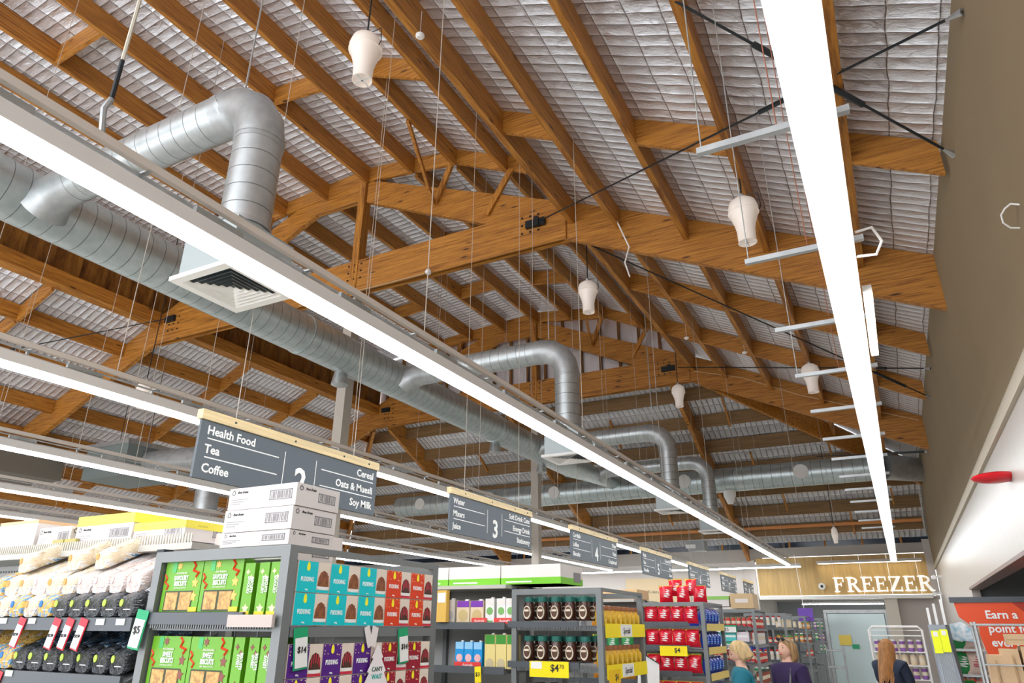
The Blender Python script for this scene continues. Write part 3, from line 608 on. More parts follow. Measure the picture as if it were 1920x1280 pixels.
t = thing('cable', 'white cable loop sticking out of the beige right wall', 'cable', (XW, 4.8, 4.2))
MB().path([(XW, 4.7, 4.25), (XW - .04, 4.72, 4.28), (XW - .07, 4.75, 4.27), (XW - .09, 4.79, 4.25), (XW - .085, 4.82, 4.21), (XW - .05, 4.85, 4.18), (XW, 4.86, 4.17)], .006, 6).build('cord', WHITE, t)
for i, (x, y, z) in enumerate(((.98, 22.5, 3.1), (.98, 24.2, 2.75))):
    t = thing('security_camera', ['white bullet camera on the right wall near the corner', 'white bullet camera beside the freezer soffit corner'][i], 'camera', (x, y, z))
    MB().lathe([(.05, 0), (.06, .05), (.06, .2), (.04, .24)], (x - .1, y - .25, z), 12, 'y').build('body', WHITE, t, True); MB().box((x - .06, y - .1, z), (XW, y - .06, z + .05)).build('arm', WHITE, t)

# ------------------------------------------------------------------ aisle signs
SIGNS = [
    (4.2, '2', ('Health Food', 'Tea', 'Coffee'), ('Cereal', 'Oats & Muesli', 'Soy Milk')),
    (7.5, '3', ('Water', 'Mixers', 'Juice'), ('Soft Drink Cans', 'Energy Drink', 'Stationery')),
    (10.85, '4', ('Cordials', 'Lollies', 'Biscuits'), ('Chips', 'Nuts', 'Crispbread')),
    (14.25, '5', ('Pasta', 'Rice', 'Noodles'), ('Canned Fish', 'Soup', 'Sauce')),
    (17.7, '6', ('Oils', 'Condiments', 'Spreads'), ('Flour', 'Sugar', 'Baking')),
    (21.1, '7', ('Laundry', 'Cleaning', 'Paper'), ('Pet Food', 'Foil', 'Bags')),
    (24.1, '8', ('Cosmetics', 'Hair Care', 'Baby'), ('Dental', 'Skin Care', 'Health')),
]
XS = -4.2
for i, (yc, num, lt, rt) in enumerate(SIGNS):
    hl = 1.0 if i < 6 else .8
    t = thing('aisle_sign', 'slate hanging aisle sign numbered %s, reading %s' % (num, lt[0]), 'sign', (XS, yc, 2.75), 'hanging aisle signs along the corridor')
    MB().box((XS - .012, yc - hl, 2.75), (XS + .012, yc + hl, 3.18)).build('panel', SLATE, t); pn = t.children[0]
    MB().box((XS - .03, yc - hl - .015, 3.165), (XS + .03, yc + hl + .005, 3.235)).build('timber_rail', PINE, t)
    b = MB()
    for yy in (-.72, -.1, .5, .85): b.lathe([(.009, 0), (.009, .004)], (XS + .03, yc + yy * hl, 3.2), 8, 'x')
    b.build('screw', BLACK, t, kind='stuff')
    xf = XS + .0125
    def ln(y0, z0, y1, z1): MB().box((xf, min(y0, y1), min(z0, z1)), (xf + .002, max(y0, y1), max(z0, z1))).build('divider_line', TEXTW, pn)
    for z in (3.035, 2.9):
        ln(yc - .93 * hl, z, yc - .18 * hl - .06, z + .008); ln(yc + .22 * hl + .03, z, yc + .95 * hl, z + .008)
    ln(yc - .14 * hl - .04, 2.83, yc - .14 * hl - .034, 3.1); ln(yc + .2 * hl - .02, 2.83, yc + .2 * hl - .014, 3.1)
    for k, s_ in enumerate(lt): text(s_, .062, (xf, yc - .94 * hl, 3.07 - k * .135), 'E', TEXTW, pn, bold=.03)
    for k, s_ in enumerate(rt): text(s_, .062, (xf, yc + .95 * hl, 3.07 - k * .135), 'E', TEXTW, pn, 'RIGHT', bold=.03)
    text(num, .2, (xf, yc + .02, 2.8), 'E', TEXTW, pn, 'CENTER', bold=.035)
    for dy in (-.7, .42 if num == '5' else .66): MB().path([(XS, yc + dy * hl, 3.235), (XS, yc + dy * hl, zM(XS) if yc + dy * hl < 16.9 else zE(yc + dy * hl))], .0035, 5).build('hanger_wire', mat('wire_pale', (0.5, 0.45, 0.38), .5), t)

# ------------------------------------------------------------------ gondolas with end displays
X0, X1 = -2.9, -2.1
YC = [2.11 + 3.4 * i for i in range(7)]
WHERE = ['nearest', 'second', 'third', 'fourth', 'fifth', 'sixth', 'seventh']
SH = {0: (1.80, 1.49, 1.1), 1: (1.80, 1.5, 1.15), 2: (1.83, 1.57, 1.29, 1.0), 3: (1.81, 1.57, 1.3, 1.0), 4: (1.83, 1.5, 1.2, .9), 5: (1.8, 1.5, 1.2, .9), 6: (1.8, 1.5, 1.2, .9)}
PERF = mat('perforated_panel', (0.5, 0.5, 0.48), .6)
for i, y in enumerate(YC):
    t = thing('end_display_frame', WHERE[i] + ' grey steel end display frame beside the corridor', 'shelving', (-2.5, y + .53, 0))
    y1 = y + 1.06
    for (px, py) in ((X0, y), (X1 - .045, y), (X0, y1 - .045), (X1 - .045, y1 - .045)):
        MB().box((px, py, 0), (px + .045, py + .045, 2.1)).build('post', GREYM, t)
    for a, b in (((X0 + .045, y, 2.055), (X1 - .045, y + .03, 2.1)), ((X0 + .045, y1 - .03, 2.055), (X1 - .045, y1, 2.1)), ((X0, y + .045, 2.055), (X0 + .03, y1 - .045, 2.1)), ((X1 - .03, y + .045, 2.075), (X1, y1 - .045, 2.1))):
        MB().box(a, b).build('top_rail', GREYM, t)
    MB().box((X0, y - .002, 2.1), (X0 + .047, y + .047, 2.112)).build('post_cap', BLACK, t)
    for z in SH[i]:
        # shelf boards for both faces, price rails on both sides
        MB().box((X0 + .05, y + .01, z - .02), (X1 - .01, y1 - .01, z - .001)).build('shelf', GREYM, t)
        MB().box((X1 - .012, y + .05, z - .04), (X1 + .004, y1 - .05, z - .002)).build('price_rail', GREYM, t)
        MB().box((X0 - .03, y - .012, z + .003), (X1 - .2, y + .002, z + .05)).build('price_rail', DGREY, t)
        b = MB(); xx = X0 + .06
        while xx < X1 - .06: b.box((xx, y - .01, z - .012), (xx + .006, y + .002, z + .003)); xx += .014
        b.build('rail_tooth', GREYM, t, kind='stuff')
    b = MB()
    for k in range(7): b.box((-2.62, y + .12 + k * .13, .4), (-2.615, y + .125 + k * .13, 2.05))
    zz = .5
    while zz < 2.05: b.box((-2.62, y + .06, zz), (-2.616, y1 - .06, zz + .005)); zz += .12
    b.build('wire_back', GALV, t)

def gondola(y, label, zs, top=2.14):
    t = thing('gondola', label, 'shelving', (-6.5, y + .53, 0)); xa, xb = -11.9, X0 - .06
    MB().box((xa, y + .5, 0), (xb, y + .54, top)).build('back_panel', PERF, t)
    MB().box((xa, y + (.22 if label.startswith('nearest') else 0), top - .03), (xb, y + 1.04, top)).build('top_shelf', mat('gondola_top', (0.5, 0.48, 0.43), .6), t)
    for z in zs:
        rs = .22 if label.startswith('nearest') else 0
        MB().hexa([(xa, y, z - .02), (xb, y, z - .02), (xb, y + .46, z - .02 + rs), (xa, y + .46, z - .02 + rs), (xa, y, z), (xb, y, z), (xb, y + .46, z + rs), (xa, y + .46, z + rs)]).build('shelf', GREYM, t)
        MB().box((xa, y - .015, z - .025), (xb, y + .0, z + .03)).build('price_rail', DGREY, t)
    for xx in (xb - .04, -3.87, -4.8, -5.7, -6.7, -7.6, -8.5):
        MB().box((xx, y + .46, 0), (xx + .04, y + .5, top)).build('upright', GREYM, t)
    return t
gond = []
for i, y in enumerate(YC):
    zs = (1.8, 1.57, 1.2) if i == 0 else ((1.81, 1.47, 1.1) if i == 1 else (1.8, 1.5, 1.2))
    gond.append(gondola(y, WHERE[i] + ' long grey gondola shelf running left from the corridor', zs, 2.17 if i == 0 else 2.14))
# riser fence of the nearest gondola
b = MB(); xx = -6
while xx < -2.98: b.box((xx, YC[0] + .222, 2.17), (xx + .008, YC[0] + .228, 2.215)); xx += .02
b.build('riser_fence', mat('fence_cream', (0.6, 0.56, 0.48), .5), gond[0], kind='stuff')
b = MB()
for r_ in range(6):
    xx = -5.2
    while xx < -3.0: b.box((xx, YC[0] + .497, 1.9 + r_ * .04), (xx + .012, YC[0] + .499, 1.912 + r_ * .04)); xx += .03
b.build('perforation', DGREY, gond[0], kind='stuff')

def ticket(x, y, z, face, w, h, fc, top, txt, label, ts=None, tilt=0, mainc=WHITE, tx=0):
    """price ticket hanging on a shelf rail"""
    t = thing('price_ticket', label, 'price ticket', (x, y, z))
    if face == 'S':
        MB().bar((x, y, z), (x + tilt, y - .004, z - h), w, .003, (0, 1, 0)).build('card', fc, t)
        MB().bar((x + tilt * .25, y - .004, z - h * .24), (x + tilt * .95, y - .008, z - h * .95), w * .86, .002, (0, 1, 0)).build('face', mainc, t)
        text(txt, ts or h * .2, (x + tilt * .6, y - .009, z - h * .6), 'S', TEXTB, t, 'CENTER', bold=.02)
    else:
        MB().bar((x, y, z), (x + .004, y + tilt, z - h), .003, w, (0, 1, 0)).build('card', fc, t)
        MB().bar((x + .004, y + tilt * .25, z - h * .24), (x + .008, y + tilt * .95, z - h * .95), .002, w * .86, (0, 1, 0)).build('face', mainc, t)
        text(txt, ts or h * .2, (x + .0085, y + tilt * .6, z - h * .6), 'E', TEXTB, t, 'CENTER', bold=.02)
    return t
TG = flat('ticket_green', (0.0, 0.33, 0.13)); TR = flat('ticket_red', (0.75, 0.02, 0.04)); TYL = flat('ticket_yellow', (0.95, 0.75, 0.0))

# --- green biscuit boxes, nearest display, face towards the camera side (-Y)
GB = flat('box_green', (0.13, 0.37, 0.01), .4); GBD = flat('box_green_light', (0.05, 0.42, 0.1), .4); RIB = flat('ribbon_red', (0.75, 0.05, 0.01)); BISC = mat('biscuit', (0.75, 0.42, 0.14), .6, var=.5, vscale=60); CHOC = flat('choc_brown', (0.22, 0.06, 0.04)); STAR = flat('star_orange', (0.9, 0.45, 0.1)); YEL = flat('base_yellow', (0.85, 0.6, 0.02)); CREAM = flat('print_cream', (0.85, 0.88, 0.7))
def star(b, x, y, z, r, n=5):
    p = [(x + (r if k % 2 == 0 else r * .5) * math.sin(math.pi * k / n), z + (r if k % 2 == 0 else r * .5) * math.cos(math.pi * k / n)) for k in range(2 * n)]
    return b.ext(p[::-1], XZ, y - .0015, y)
def biscuit_box(x, y, z, kind, label, group):
    """front facing -Y; x = left edge"""
    w, h, d = .235, .205, .055; t = thing('biscuit_box', label, 'box', (x + w / 2, y + d / 2, z), group)
    MB().box((x, y, z), (x + w, y + d, z + h)).build('carton', GB, t)
    b = MB(); wz = z + .008
    b.box((x + .03, y - .002, wz), (x + .105, y, wz + .07)).build('window', BISC, t); b = MB(); b.box((x + .118, y - .002, wz), (x + .19, y, wz + .07)); b.build('window', BISC, t)
    MB().box((x + .022, y - .001, wz - .006), (x + .197, y, wz + .076)).build('window_edge', flat('window_dark', (0.03, 0.05, 0.01)), t)
    MB().box((x + .185, y - .003, z), (x + w, y - .0005, z + .018)).build('base_band', YEL, t)
    r = MB()
    r.path([(x + .005, y - .001, z + .15), (x + .02, y - .001, z + .135), (x + .01, y - .001, z + .12), (x + .035, y - .001, z + .105), (x + .025, y - .001, z + .09)], .005, 4).build('ribbon', RIB, t); r = MB()
    r.path([(x + .175, y - .001, z + .2), (x + .19, y - .001, z + .185), (x + .18, y - .001, z + .165), (x + .215, y - .001, z + .155), (x + .2, y - .001, z + .14)], .006, 4)
    r.build('ribbon', RIB, t)
    for a in ((x + .2, y, z + .115, .022), (x + .09, y, z + .185, .018, 6), (x + .2, y, z + .06, .024)): star(MB(), *a).build('star', STAR if kind == 'SAVOURY' else CHOC, t)
    MB().box((x + .045, y - .0015, z + .16), (x + .07, y - .0005, z + h - .002)).build('logo_patch', GBD, t)
    text('AUSTRALIAN', .008, (x + .11, y - .002, z + .152), 'S', CREAM, t, 'CENTER')
    text(kind, .019, (x + .11, y - .002, z + .127), 'S', TEXTW, t, 'CENTER', bold=.03, sx=.72)
    text('BISCUITS', .019, (x + .11, y - .002, z + .104), 'S', TEXTW, t, 'CENTER', bold=.03, sx=.72)
    text('with cheese and herbs', .006, (x + .11, y - .002, z + .093), 'S', CREAM, t, 'CENTER')
    return t
def biscuit_side(x, y, z, kind, label, group):
    w, h, d = .055, .205, .2; t = thing('biscuit_box', label, 'box', (x + w / 2, y + d / 2, z), group)
    MB().box((x, y, z), (x + w, y + d, z + h)).build('carton', GB, t)
    MB().box((x + .002, y - .002, z), (x + w - .002, y - .0005, z + .02)).build('base_band', YEL, t)
    for a in ((x + .02, y, z + .17, .012, 4), (x + .04, y, z + .15, .01, 4), (x + .03, y, z + .03, .02)): star(MB(), *a).build('star', flat('cheese_yellow', (0.9, 0.85, 0.4)) if kind == 'SAVOURY' else CHOC, t)
    text(kind, .014, (x + .026, y - .002, z + .12), 'S', TEXTW, t, 'CENTER', bold=.03, sx=.75, rot=math.pi / 2)
    text('BISCUITS', .014, (x + .044, y - .002, z + .12), 'S', TEXTW, t, 'CENTER', bold=.03, sx=.75, rot=math.pi / 2)
    return t
for z, kind, row, nm in ((1.853, 'SAVOURY', 'upper', 'savoury'), (1.553, 'SWEET', 'lower', 'sweet')):
    g_ = 'green %s biscuit boxes on the nearest display' % nm
    for k, x in enumerate((X0 + .055, X0 + .055 + .24)):
        biscuit_box(x, YC[0] + .022, z, kind, 'green %s biscuit box facing front, %s from left on the %s shelf' % (nm, ORD[k], row), g_)
    for k, x in enumerate((X0 + .545, X0 + .625, X0 + .69)):
        biscuit_side(x, YC[0] + .02, z - (.02 if row == 'upper' else 0), kind, 'green %s biscuit box seen edge on, %s of three on the %s shelf' % (nm, ORD[k], row), g_)
tr = tag(MB().box((-2.36, YC[0] - .03, 1.795), (-2.12, YC[0] - .014, 1.84)).build('display_tray', flat('tray_taupe', (0.5, 0.42, 0.38))), 'taupe cardboard tray edge under the sideways savoury boxes', 'tray')
ticket(-2.9 + .015, YC[0] - .02, 1.86, 'S', .075, .155, TG, 0, '$5', 'green-edged five dollar ticket on the left post of the nearest display', .03, -.02)
# pudding boxes on the corridor face (+X)
TQ = flat('box_turquoise', (0.0, 0.55, 0.60), .35); RDP = flat('box_orange_red', (0.72, 0.05, 0.01), .35); PUR = flat('box_purple', (0.09, 0.015, 0.22), .35); MAR = flat('box_maroon', (0.32, 0.01, 0.03), .35)
PIC = flat('photo_cream', (0.78, 0.66, 0.55), .4); CAKE = mat('cake_brown', (0.35, 0.12, 0.03), .5, var=.5, vscale=50); CAKED = mat('cake_dark', (0.09, 0.03, 0.015), .5, var=.5, vscale=50); DROP = flat('drop_yellow', (0.95, 0.85, 0.02)); PLATE = flat('plate_white', (0.85, 0.82, 0.78)); BERRY = flat('berry_red', (0.6, 0.02, 0.05))
YZ = lambda p, x: (x, p[0], p[1])
def pudding(colour, cake, speck):
    w, h, d = .188, .12, .09; t = thing('pudding_box', 'x', 'box', (0, 0, 0)); x = 0
    MB().box((-d, 0, 0), (0, w, h)).build('carton', PIC, t)
    MB().box((-.001, .001, .001), (.0015, .112, h - .001)).build('front_panel', colour, t); fp = t.children[-1]
    MB().ext([(.056 + .009 * math.cos(a), .093 + (.011 if math.sin(a) < 0 else .024) * math.sin(a)) for a in [2 * math.pi * k / 12 for k in range(12)]], YZ, .0015, .003).build('drop_emblem', DROP, fp)
    if speck:
        b = MB(); rr = random.Random(5)
        for k in range(16):
            yy, zz = rr.uniform(.006, .106), rr.uniform(.07, .116)
            if abs(yy - .056) > .014: b.box((.0015, yy, zz), (.0025, yy + .004, zz + .004))
        b.build('speck', flat('speck_gold', (0.85, 0.6, 0.3)), fp, kind='stuff')
    text('PUDDING', .0175, (.002, .056, .042), 'E', TEXTW, fp, 'CENTER', sx=.66, bold=.02)
    text('800g', .006, (.002, .056, .008), 'E', TEXTW, fp, 'CENTER')
    pl = MB().ext([(.15 + .037 * math.cos(a), .022 + .01 * math.sin(a)) for a in [2 * math.pi * k / 16 for k in range(16)]], YZ, .0, .0018); pl.build('plate_print', PLATE, t)
    MB().ext([(.118, .026), (.182, .026), (.179, .056), (.168, .08), (.15, .088), (.132, .08), (.121, .056)], YZ, .0, .0028).build('cake_print', cake, t)
    b = MB()
    for yy, zt_ in ((.126, .07), (.138, .083), (.15, .086), (.163, .08), (.173, .07)): b.box((.0028, yy, zt_ - .035), (.0034, yy + .004, zt_))
    MB().box((-.0, .114, .002), (.0018, .187, .012)).build('table_print', BERRY if cake is CAKED else colour, t)
    b.build('icing_print', CHOC if cake is CAKE else BERRY, t, kind='stuff')
    return t
PROT = {'turquoise': pudding(TQ, CAKE, False), 'orange red': pudding(RDP, CAKED, True), 'purple': pudding(PUR, CAKED, True), 'maroon': pudding(MAR, CAKED, True)}
used = set()
def place(key, proto, loc, label, group, rz=None):
    if key not in used:
        used.add(key); proto.location = loc; proto['label'] = label; proto['group'] = group
        if rz is not None: proto.rotation_euler.z = rz
        return proto
    return dup(proto, loc, label, group, rz)
cols_u = ['turquoise'] * 3 + ['orange red'] * 2; cols_l = ['purple'] * 3 + ['maroon'] * 2
for r_, (z, cs, row) in enumerate(((1.925, cols_u, 'top row of the upper shelf'), (1.803, cols_u, 'bottom row of the upper shelf'), (1.615, cols_l, 'top row of the lower shelf'), (1.493, cols_l, 'bottom row of the lower shelf'))):
    for k, c_ in enumerate(cs):
        place(c_, PROT[c_], (X1 + .0, YC[0] + .055 + k * .192, z), '%s pudding box, %s from left in the %s' % (c_, ORD[k], row), 'pudding boxes on the nearest display')
ticket(X1 + .008, YC[0] + .1, 1.795, 'E', .075, .15, TG, 0, '$14', 'green-edged fourteen dollar ticket below the turquoise pudding boxes', .022, .015)
ticket(X1 + .008, YC[0] + .77, 1.795, 'E', .075, .15, TG, 0, '$14', 'green-edged fourteen dollar ticket below the orange red pudding boxes', .022, .015)
t = thing('hanging_decoration', 'white tree shaped paper decoration reading CAN\'T WAIT hanging from the pudding shelf', 'decoration', (X1 + .02, YC[0] + .58, 1.8))
MB().bar((X1 + .01, YC[0] + .5, 1.8), (X1 + .014, YC[0] + .53, 1.72), .003, .035, (0, 1, 0)).build('ribbon_tail', flat('ribbon_silver', (0.75, 0.68, 0.66)), t); MB().bar((X1 + .012, YC[0] + .56, 1.8), (X1 + .016, YC[0] + .54, 1.72), .003, .04, (0, 1, 0)).build('ribbon_tail', flat('ribbon_silver', (0.75, 0.68, 0.66)), t)
sp = [(0, .0), (.03, -.05), (.022, -.055), (.05, -.1), (.04, -.105), (.075, -.165), (.03, -.165), (.03, -.2), (-.03, -.2), (-.03, -.165), (-.075, -.165), (-.04, -.105), (-.05, -.1), (-.022, -.055), (-.03, -.05)]
MB().ext([(YC[0] + .58 + a * 1.25, 1.73 + b_ * 1.1) for a, b_ in sp][::-1], YZ, X1 + .016, X1 + .021).build('paper_tree', flat('paper_pinkwhite', (0.85, 0.78, 0.78)), t)
text("CAN'T", .018, (X1 + .022, YC[0] + .58, 1.62), 'E', flat('ink_dark_green', (0.04, 0.1, 0.08)), t, 'CENTER'); text('WAIT', .02, (X1 + .022, YC[0] + .58, 1.59), 'E', flat('ink_teal', (0.0, 0.4, 0.35)), t, 'CENTER')

# --- cartons stacked above
LINE = flat('print_grey', (0.25, 0.24, 0.25))
def barcode(b, o, u, n, w, h, depth=.0015):
    """frame and bars; o origin, u dir, n normal"""
    o = Vector(o); u = Vector(u); n = Vector(n); zv = Vector((0, 0, 1))
    def q(a, c, e, f_):
        p = [o + u * a + zv * e, o + u * c + zv * e, o + u * c + zv * f_, o + u * a + zv * f_]
        b.hexa([p[0], p[1], p[1] + n * depth, p[0] + n * depth, p[3], p[2], p[2] + n * depth, p[3] + n * depth])
    q(0, w, 0, .004); q(0, w, h - .004, h); q(0, .004, 0, h); q(w - .004, w, 0, h)
    rr = random.Random(3); a = .01
    while a < w - .012:
        bw = rr.choice((.002, .003, .005)); q(a, a + bw, .006, h - .006); a += bw + rr.choice((.003, .004, .006))
def carton(x0, x1, y0, y1, z0, z1, m, label, cat='box', group=None, marks=True, band=None):
    t = thing('carton', label, cat, ((x0 + x1) / 2, (y0 + y1) / 2, z0), group)
    MB().box((x0, y0, z0), (x1, y1, z1)).build('shell', m, t)
    w, h, d = x1 - x0, z1 - z0, y1 - y0
    if marks:
        b = MB(); barcode(b, (x0 + w * .62, y0, z0 + h * .3), (1, 0, 0), (0, -1, 0), w * .32, h * .45); barcode(b, (x1, y0 + d * .5, z0 + h * .3), (0, 1, 0), (1, 0, 0), d * .4, h * .42); b.build('barcode', LINE, t, kind='stuff')
        for k in range(3):
            MB().box((x0 + w * .04, y0 - .001, z0 + h * (.45 - k * .1)), (x0 + w * (.3 - k * .06), y0, z0 + h * (.45 - k * .1) + .0025)).build('print_line', LINE, t)
        # round leaf emblem
        for (f_, ox, oy) in (('S', x0 + w * .07, y0), ('E', x1, y0 + d * .1)):
            r = h * .11; zc = z0 + h * .78; b = MB()
            pr = [(math.cos(a) * r, math.sin(a) * r) for a in [2 * math.pi * k / 14 for k in range(15)]]
            for p, q in zip(pr, pr[1:]):
                P = lambda s, kx: ((ox + s[0] * kx, oy - .001, zc + s[1] * kx) if f_ == 'S' else (ox + .001, oy + s[0] * kx, zc + s[1] * kx))
                b.add([P(p, .7), P(q, .7), P(q, 1), P(p, 1)], [(0, 1, 2, 3)])
            if f_ == 'S': b.ext([(ox - .002, zc + r), (ox + r * .3, zc + r * 1.6), (ox + r * .1, zc + r)], XZ, oy - .0015, oy - .0005)
            else: b.ext([(oy - .002, zc + r), (oy + r * .3, zc + r * 1.6), (oy + r * .1, zc + r)], YZ, ox + .0005, ox + .0015)
            b.build('emblem', TEXTB, t)
        text('free from', h * .12, (x0 + w * .13, y0 - .001, z0 + h * .74), 'S', TEXTB, t, shear=.3); text('free from', h * .12, (x1 + .001, y0 + d * .2, z0 + h * .74), 'E', TEXTB, t, shear=.3)
    if band: band(t)
    return t
for k, (z, dx) in enumerate(((2.275, 0), (2.178, .008), (2.115, .012))):
    carton(-2.60 - dx, -2.195 - dx, YC[0] + .09, YC[0] + .36, z, z + (.095 if k < 2 else .06), CARD, ['topmost white carton stacked on the nearest end display', 'middle white carton in the stack on the nearest end display', 'lowest white carton in the stack on the nearest end display'][k], group='white cartons on the nearest end display')
carton(-2.55, -2.2, YC[0] + .1, YC[0] + .36, 2.0 + .057, 2.113, CARD, 'white carton seen through the top rail of the nearest end display', marks=True)
carton(-3.3, -2.62, YC[0] + .45, YC[0] + .9, 2.16, 2.24, flat('carton_plain', (0.82, 0.75, 0.72)), 'flat plain pinkish white carton behind the white stack', marks=False)
BY = flat('carton_yellow', (0.85, 0.72, 0.08))
def yb(t):
    MB().box((-3.972, YC[0] + .258, 2.3), (-3.486, YC[0] + .8, 2.352)).build('yellow_top', BY, t)
carton(-3.97, -3.49, YC[0] + .26, YC[0] + .78, 2.2, 2.3, CARD, 'white carton with broad yellow lid band left of the shelf post', band=yb)
carton(-3.47, -3.08, YC[0] + .26, YC[0] + .6, 2.19, 2.285, CARD, 'white carton with yellow edge next to the broad yellow lid band', band=lambda t: MB().box((-3.472, YC[0] + .258, 2.25), (-3.078, YC[0] + .602, 2.29)).build('yellow_top', BY, t))
carton(-4.32, -4.02, YC[0] + .26, YC[0] + .5, 2.2, 2.31, CARD, 'white carton with two barcodes left of the yellow banded cartons')
carton(-4.75, -4.36, YC[0] + .26, YC[0] + .6, 2.2, 2.345, CARD, 'white carton at the far left edge with an orange top board', marks=False, band=lambda t: MB().box((-4.75, YC[0] + .26, 2.345), (-4.36, YC[0] + .6, 2.365)).build('lid', flat('lid_tan', (0.7, 0.45, 0.25)), t))
for k, x in enumerate((-4.13, -4.02)): carton(x, x + .1, YC[0] + .235, YC[0] + .255, 2.19, 2.235, flat('packet_olive', (0.42, 0.36, 0.1)), ['left', 'right'][k] + ' small olive packet in front of the cartons at far left', marks=False, group='olive packets at far left')
# barcode strip cards behind riser fence
for k, (xa, xb_, c_) in enumerate(((-4.6, -3.95, (0.5, .5, .3)), (-3.9, -3.5, (.7, .66, .6)), (-3.45, -3.05, (.72, .68, .64)))):
    tag(MB().box((xa, YC[0] + .23, 2.172), (xb_, YC[0] + .256, 2.19)).build('flat_carton', flat('flat%d' % k, c_)), ['olive', 'pale', 'pinkish'][k] + ' flattened carton lying along the top shelf behind the riser fence', 'carton')

# --- bread loaves on sloping shelves
def bread_mat(nm, a, b_, c_, sc_=9, rough=.25):
    m = bpy.data.materials.new(nm); m.use_nodes = True; nt = m.node_tree; bs = nt.nodes['Principled BSDF']
    tc = node(nt, 'ShaderNodeTexCoord'); n = node(nt, 'ShaderNodeTexNoise'); n.inputs['Scale'].default_value = sc_; n.inputs['Detail'].default_value = 4; n.inputs['Distortion'].default_value = 1.5
    mp = node(nt, 'ShaderNodeMapping'); mp.inputs['Scale'].default_value = (1.6, .5, 1.6); nt.links.new(tc.outputs['Object'], mp.inputs[0]); nt.links.new(mp.outputs[0], n.inputs[0])
    cr = node(nt, 'ShaderNodeValToRGB'); cr.color_ramp.interpolation = 'CONSTANT'; e = cr.color_ramp.elements; e[0].color = (*a, 1); e[0].position = 0; e[1].position = .5; e[1].color = (*b_, 1); q = e.new(.6); q.color = (*c_, 1)
    nt.links.new(n.outputs[0], cr.inputs[0]); nt.links.new(cr.outputs[0], bs.inputs['Base Color']); bs.inputs['Roughness'].default_value = rough; bs.inputs['Coat Weight'].default_value = .6; bs.inputs['Coat Roughness'].default_value = .08
    n2 = node(nt, 'ShaderNodeTexNoise'); n2.inputs['Scale'].default_value = 45; n2.inputs['Distortion'].default_value = 2; nt.links.new(mp.outputs[0], n2.inputs[0]); bp = node(nt, 'ShaderNodeBump'); bp.inputs['Strength'].default_value = .8; bp.inputs['Distance'].default_value = .02; nt.links.new(n2.outputs[0], bp.inputs['Height']); nt.links.new(bp.outputs[0], bs.inputs['Normal']); nt.links.new(bp.outputs[0], bs.inputs['Coat Normal'])
    return m
BW = bread_mat('bag_white', (0.85, 0.7, 0.5), (0.85, 0.82, 0.8), (0.1, 0.35, 0.62)); BO = bread_mat('bag_orange', (0.9, 0.55, 0.12), (0.85, 0.75, 0.6), (0.8, 0.25, 0.08)); BC = bread_mat('bag_clear_dark', (0.2, 0.24, 0.28), (0.85, 0.84, 0.86), (0.08, 0.1, 0.12), 16); WO = bread_mat('wrap_patchy_orange', (0.9, 0.55, 0.12), (0.2, 0.4, 0.62), (0.88, 0.7, 0.45), 14); WW = bread_mat('wrap_patchy_white', (0.9, 0.72, 0.5), (0.88, 0.85, 0.82), (0.15, 0.5, 0.7), 14); WB = bread_mat('wrap_patchy_black', (0.012, 0.014, 0.016), (0.05, 0.06, 0.07), (0.16, 0.2, 0.24), 14); BD = bread_mat('bag_black', (0.02, 0.025, 0.03), (0.03, 0.08, 0.15), (0.45, 0.55, 0.65), 16)
PINKW = bread_mat('bag_pinkish', (0.85, 0.68, 0.62), (0.88, 0.84, 0.82), (0.5, 0.5, 0.52), 12)
def loaf(body_m, end_m, patch_m, clip_m, seed):
    """loaf bag lying along +Y, rising away; front end at origin"""
    rr = random.Random(seed); t = thing('bread_loaf', 'x', 'bread', (0, 0, 0)); n = 16; prof = [(.0, .02), (.004, .75), (.03, 1), (.1, 1.03), (.2, 1.0), (.27, .98), (.31, .8), (.34, .35), (.37, .14), (.41, .22)]
    W, H = .058, .046; rise = .5; b = MB(); vs = []
    for (yy, k) in prof:
        for a in range(n):
            an = 2 * math.pi * a / n; cx, cz = math.cos(an), math.sin(an); p = 3.2
            q = (abs(cx) ** p + abs(cz) ** p) ** (-1 / p) * k * (1 + rr.uniform(-.05, .05))
            vs.append((cx * q * W, yy, cz * q * H + H + yy * rise))
    m_ = len(prof); fs = [(i * n + k, i * n + (k + 1) % n, (i + 1) * n + (k + 1) % n, (i + 1) * n + k) for i in range(m_ - 1) for k in range(n)] + [tuple(range(n - 1, -1, -1)), tuple(range((m_ - 1) * n, m_ * n))]
    b.add(vs, fs); b.build('bag', body_m, t, True)
    vs = []; ring = [(-.012, .5), (-.01, .88), (.0, 1.0), (.02, 1.04), (.042, 1.05), (.046, 1.0)]
    for (yy, k) in ring:
        for a in range(n):
            an = 2 * math.pi * a / n; cx, cz = math.cos(an), math.sin(an); p = 5
            q = (abs(cx) ** p + abs(cz) ** p) ** (-1 / p) * k * (1 + rr.uniform(-.02, .02)); vs.append((cx * q * W * .98, yy - .004, cz * q * H * .98 + H + yy * rise))
    fs = [(i * n + k, i * n + (k + 1) % n, (i + 1) * n + (k + 1) % n, (i + 1) * n + k) for i in range(len(ring) - 1) for k in range(n)] + [tuple(range(n - 1, -1, -1))]
    MB().add(vs, fs).build('end_wrap', end_m, t, True)
    MB().ext([(-.034 + .013 * math.cos(a), .06 + .016 * math.sin(a)) for a in [2 * math.pi * k / 10 for k in range(10)]], XZ, -.019, -.015).build('label_spot', patch_m, t)
    MB().box((-.012, -.019, .03), (.036, -.016, .034)).build('label_line', flat('label_pale', (0.6, 0.6, 0.6)), t)
    MB().box((-.014, .365, .225), (.014, .372, .25)).build('bag_clip', clip_m, t)
    return t
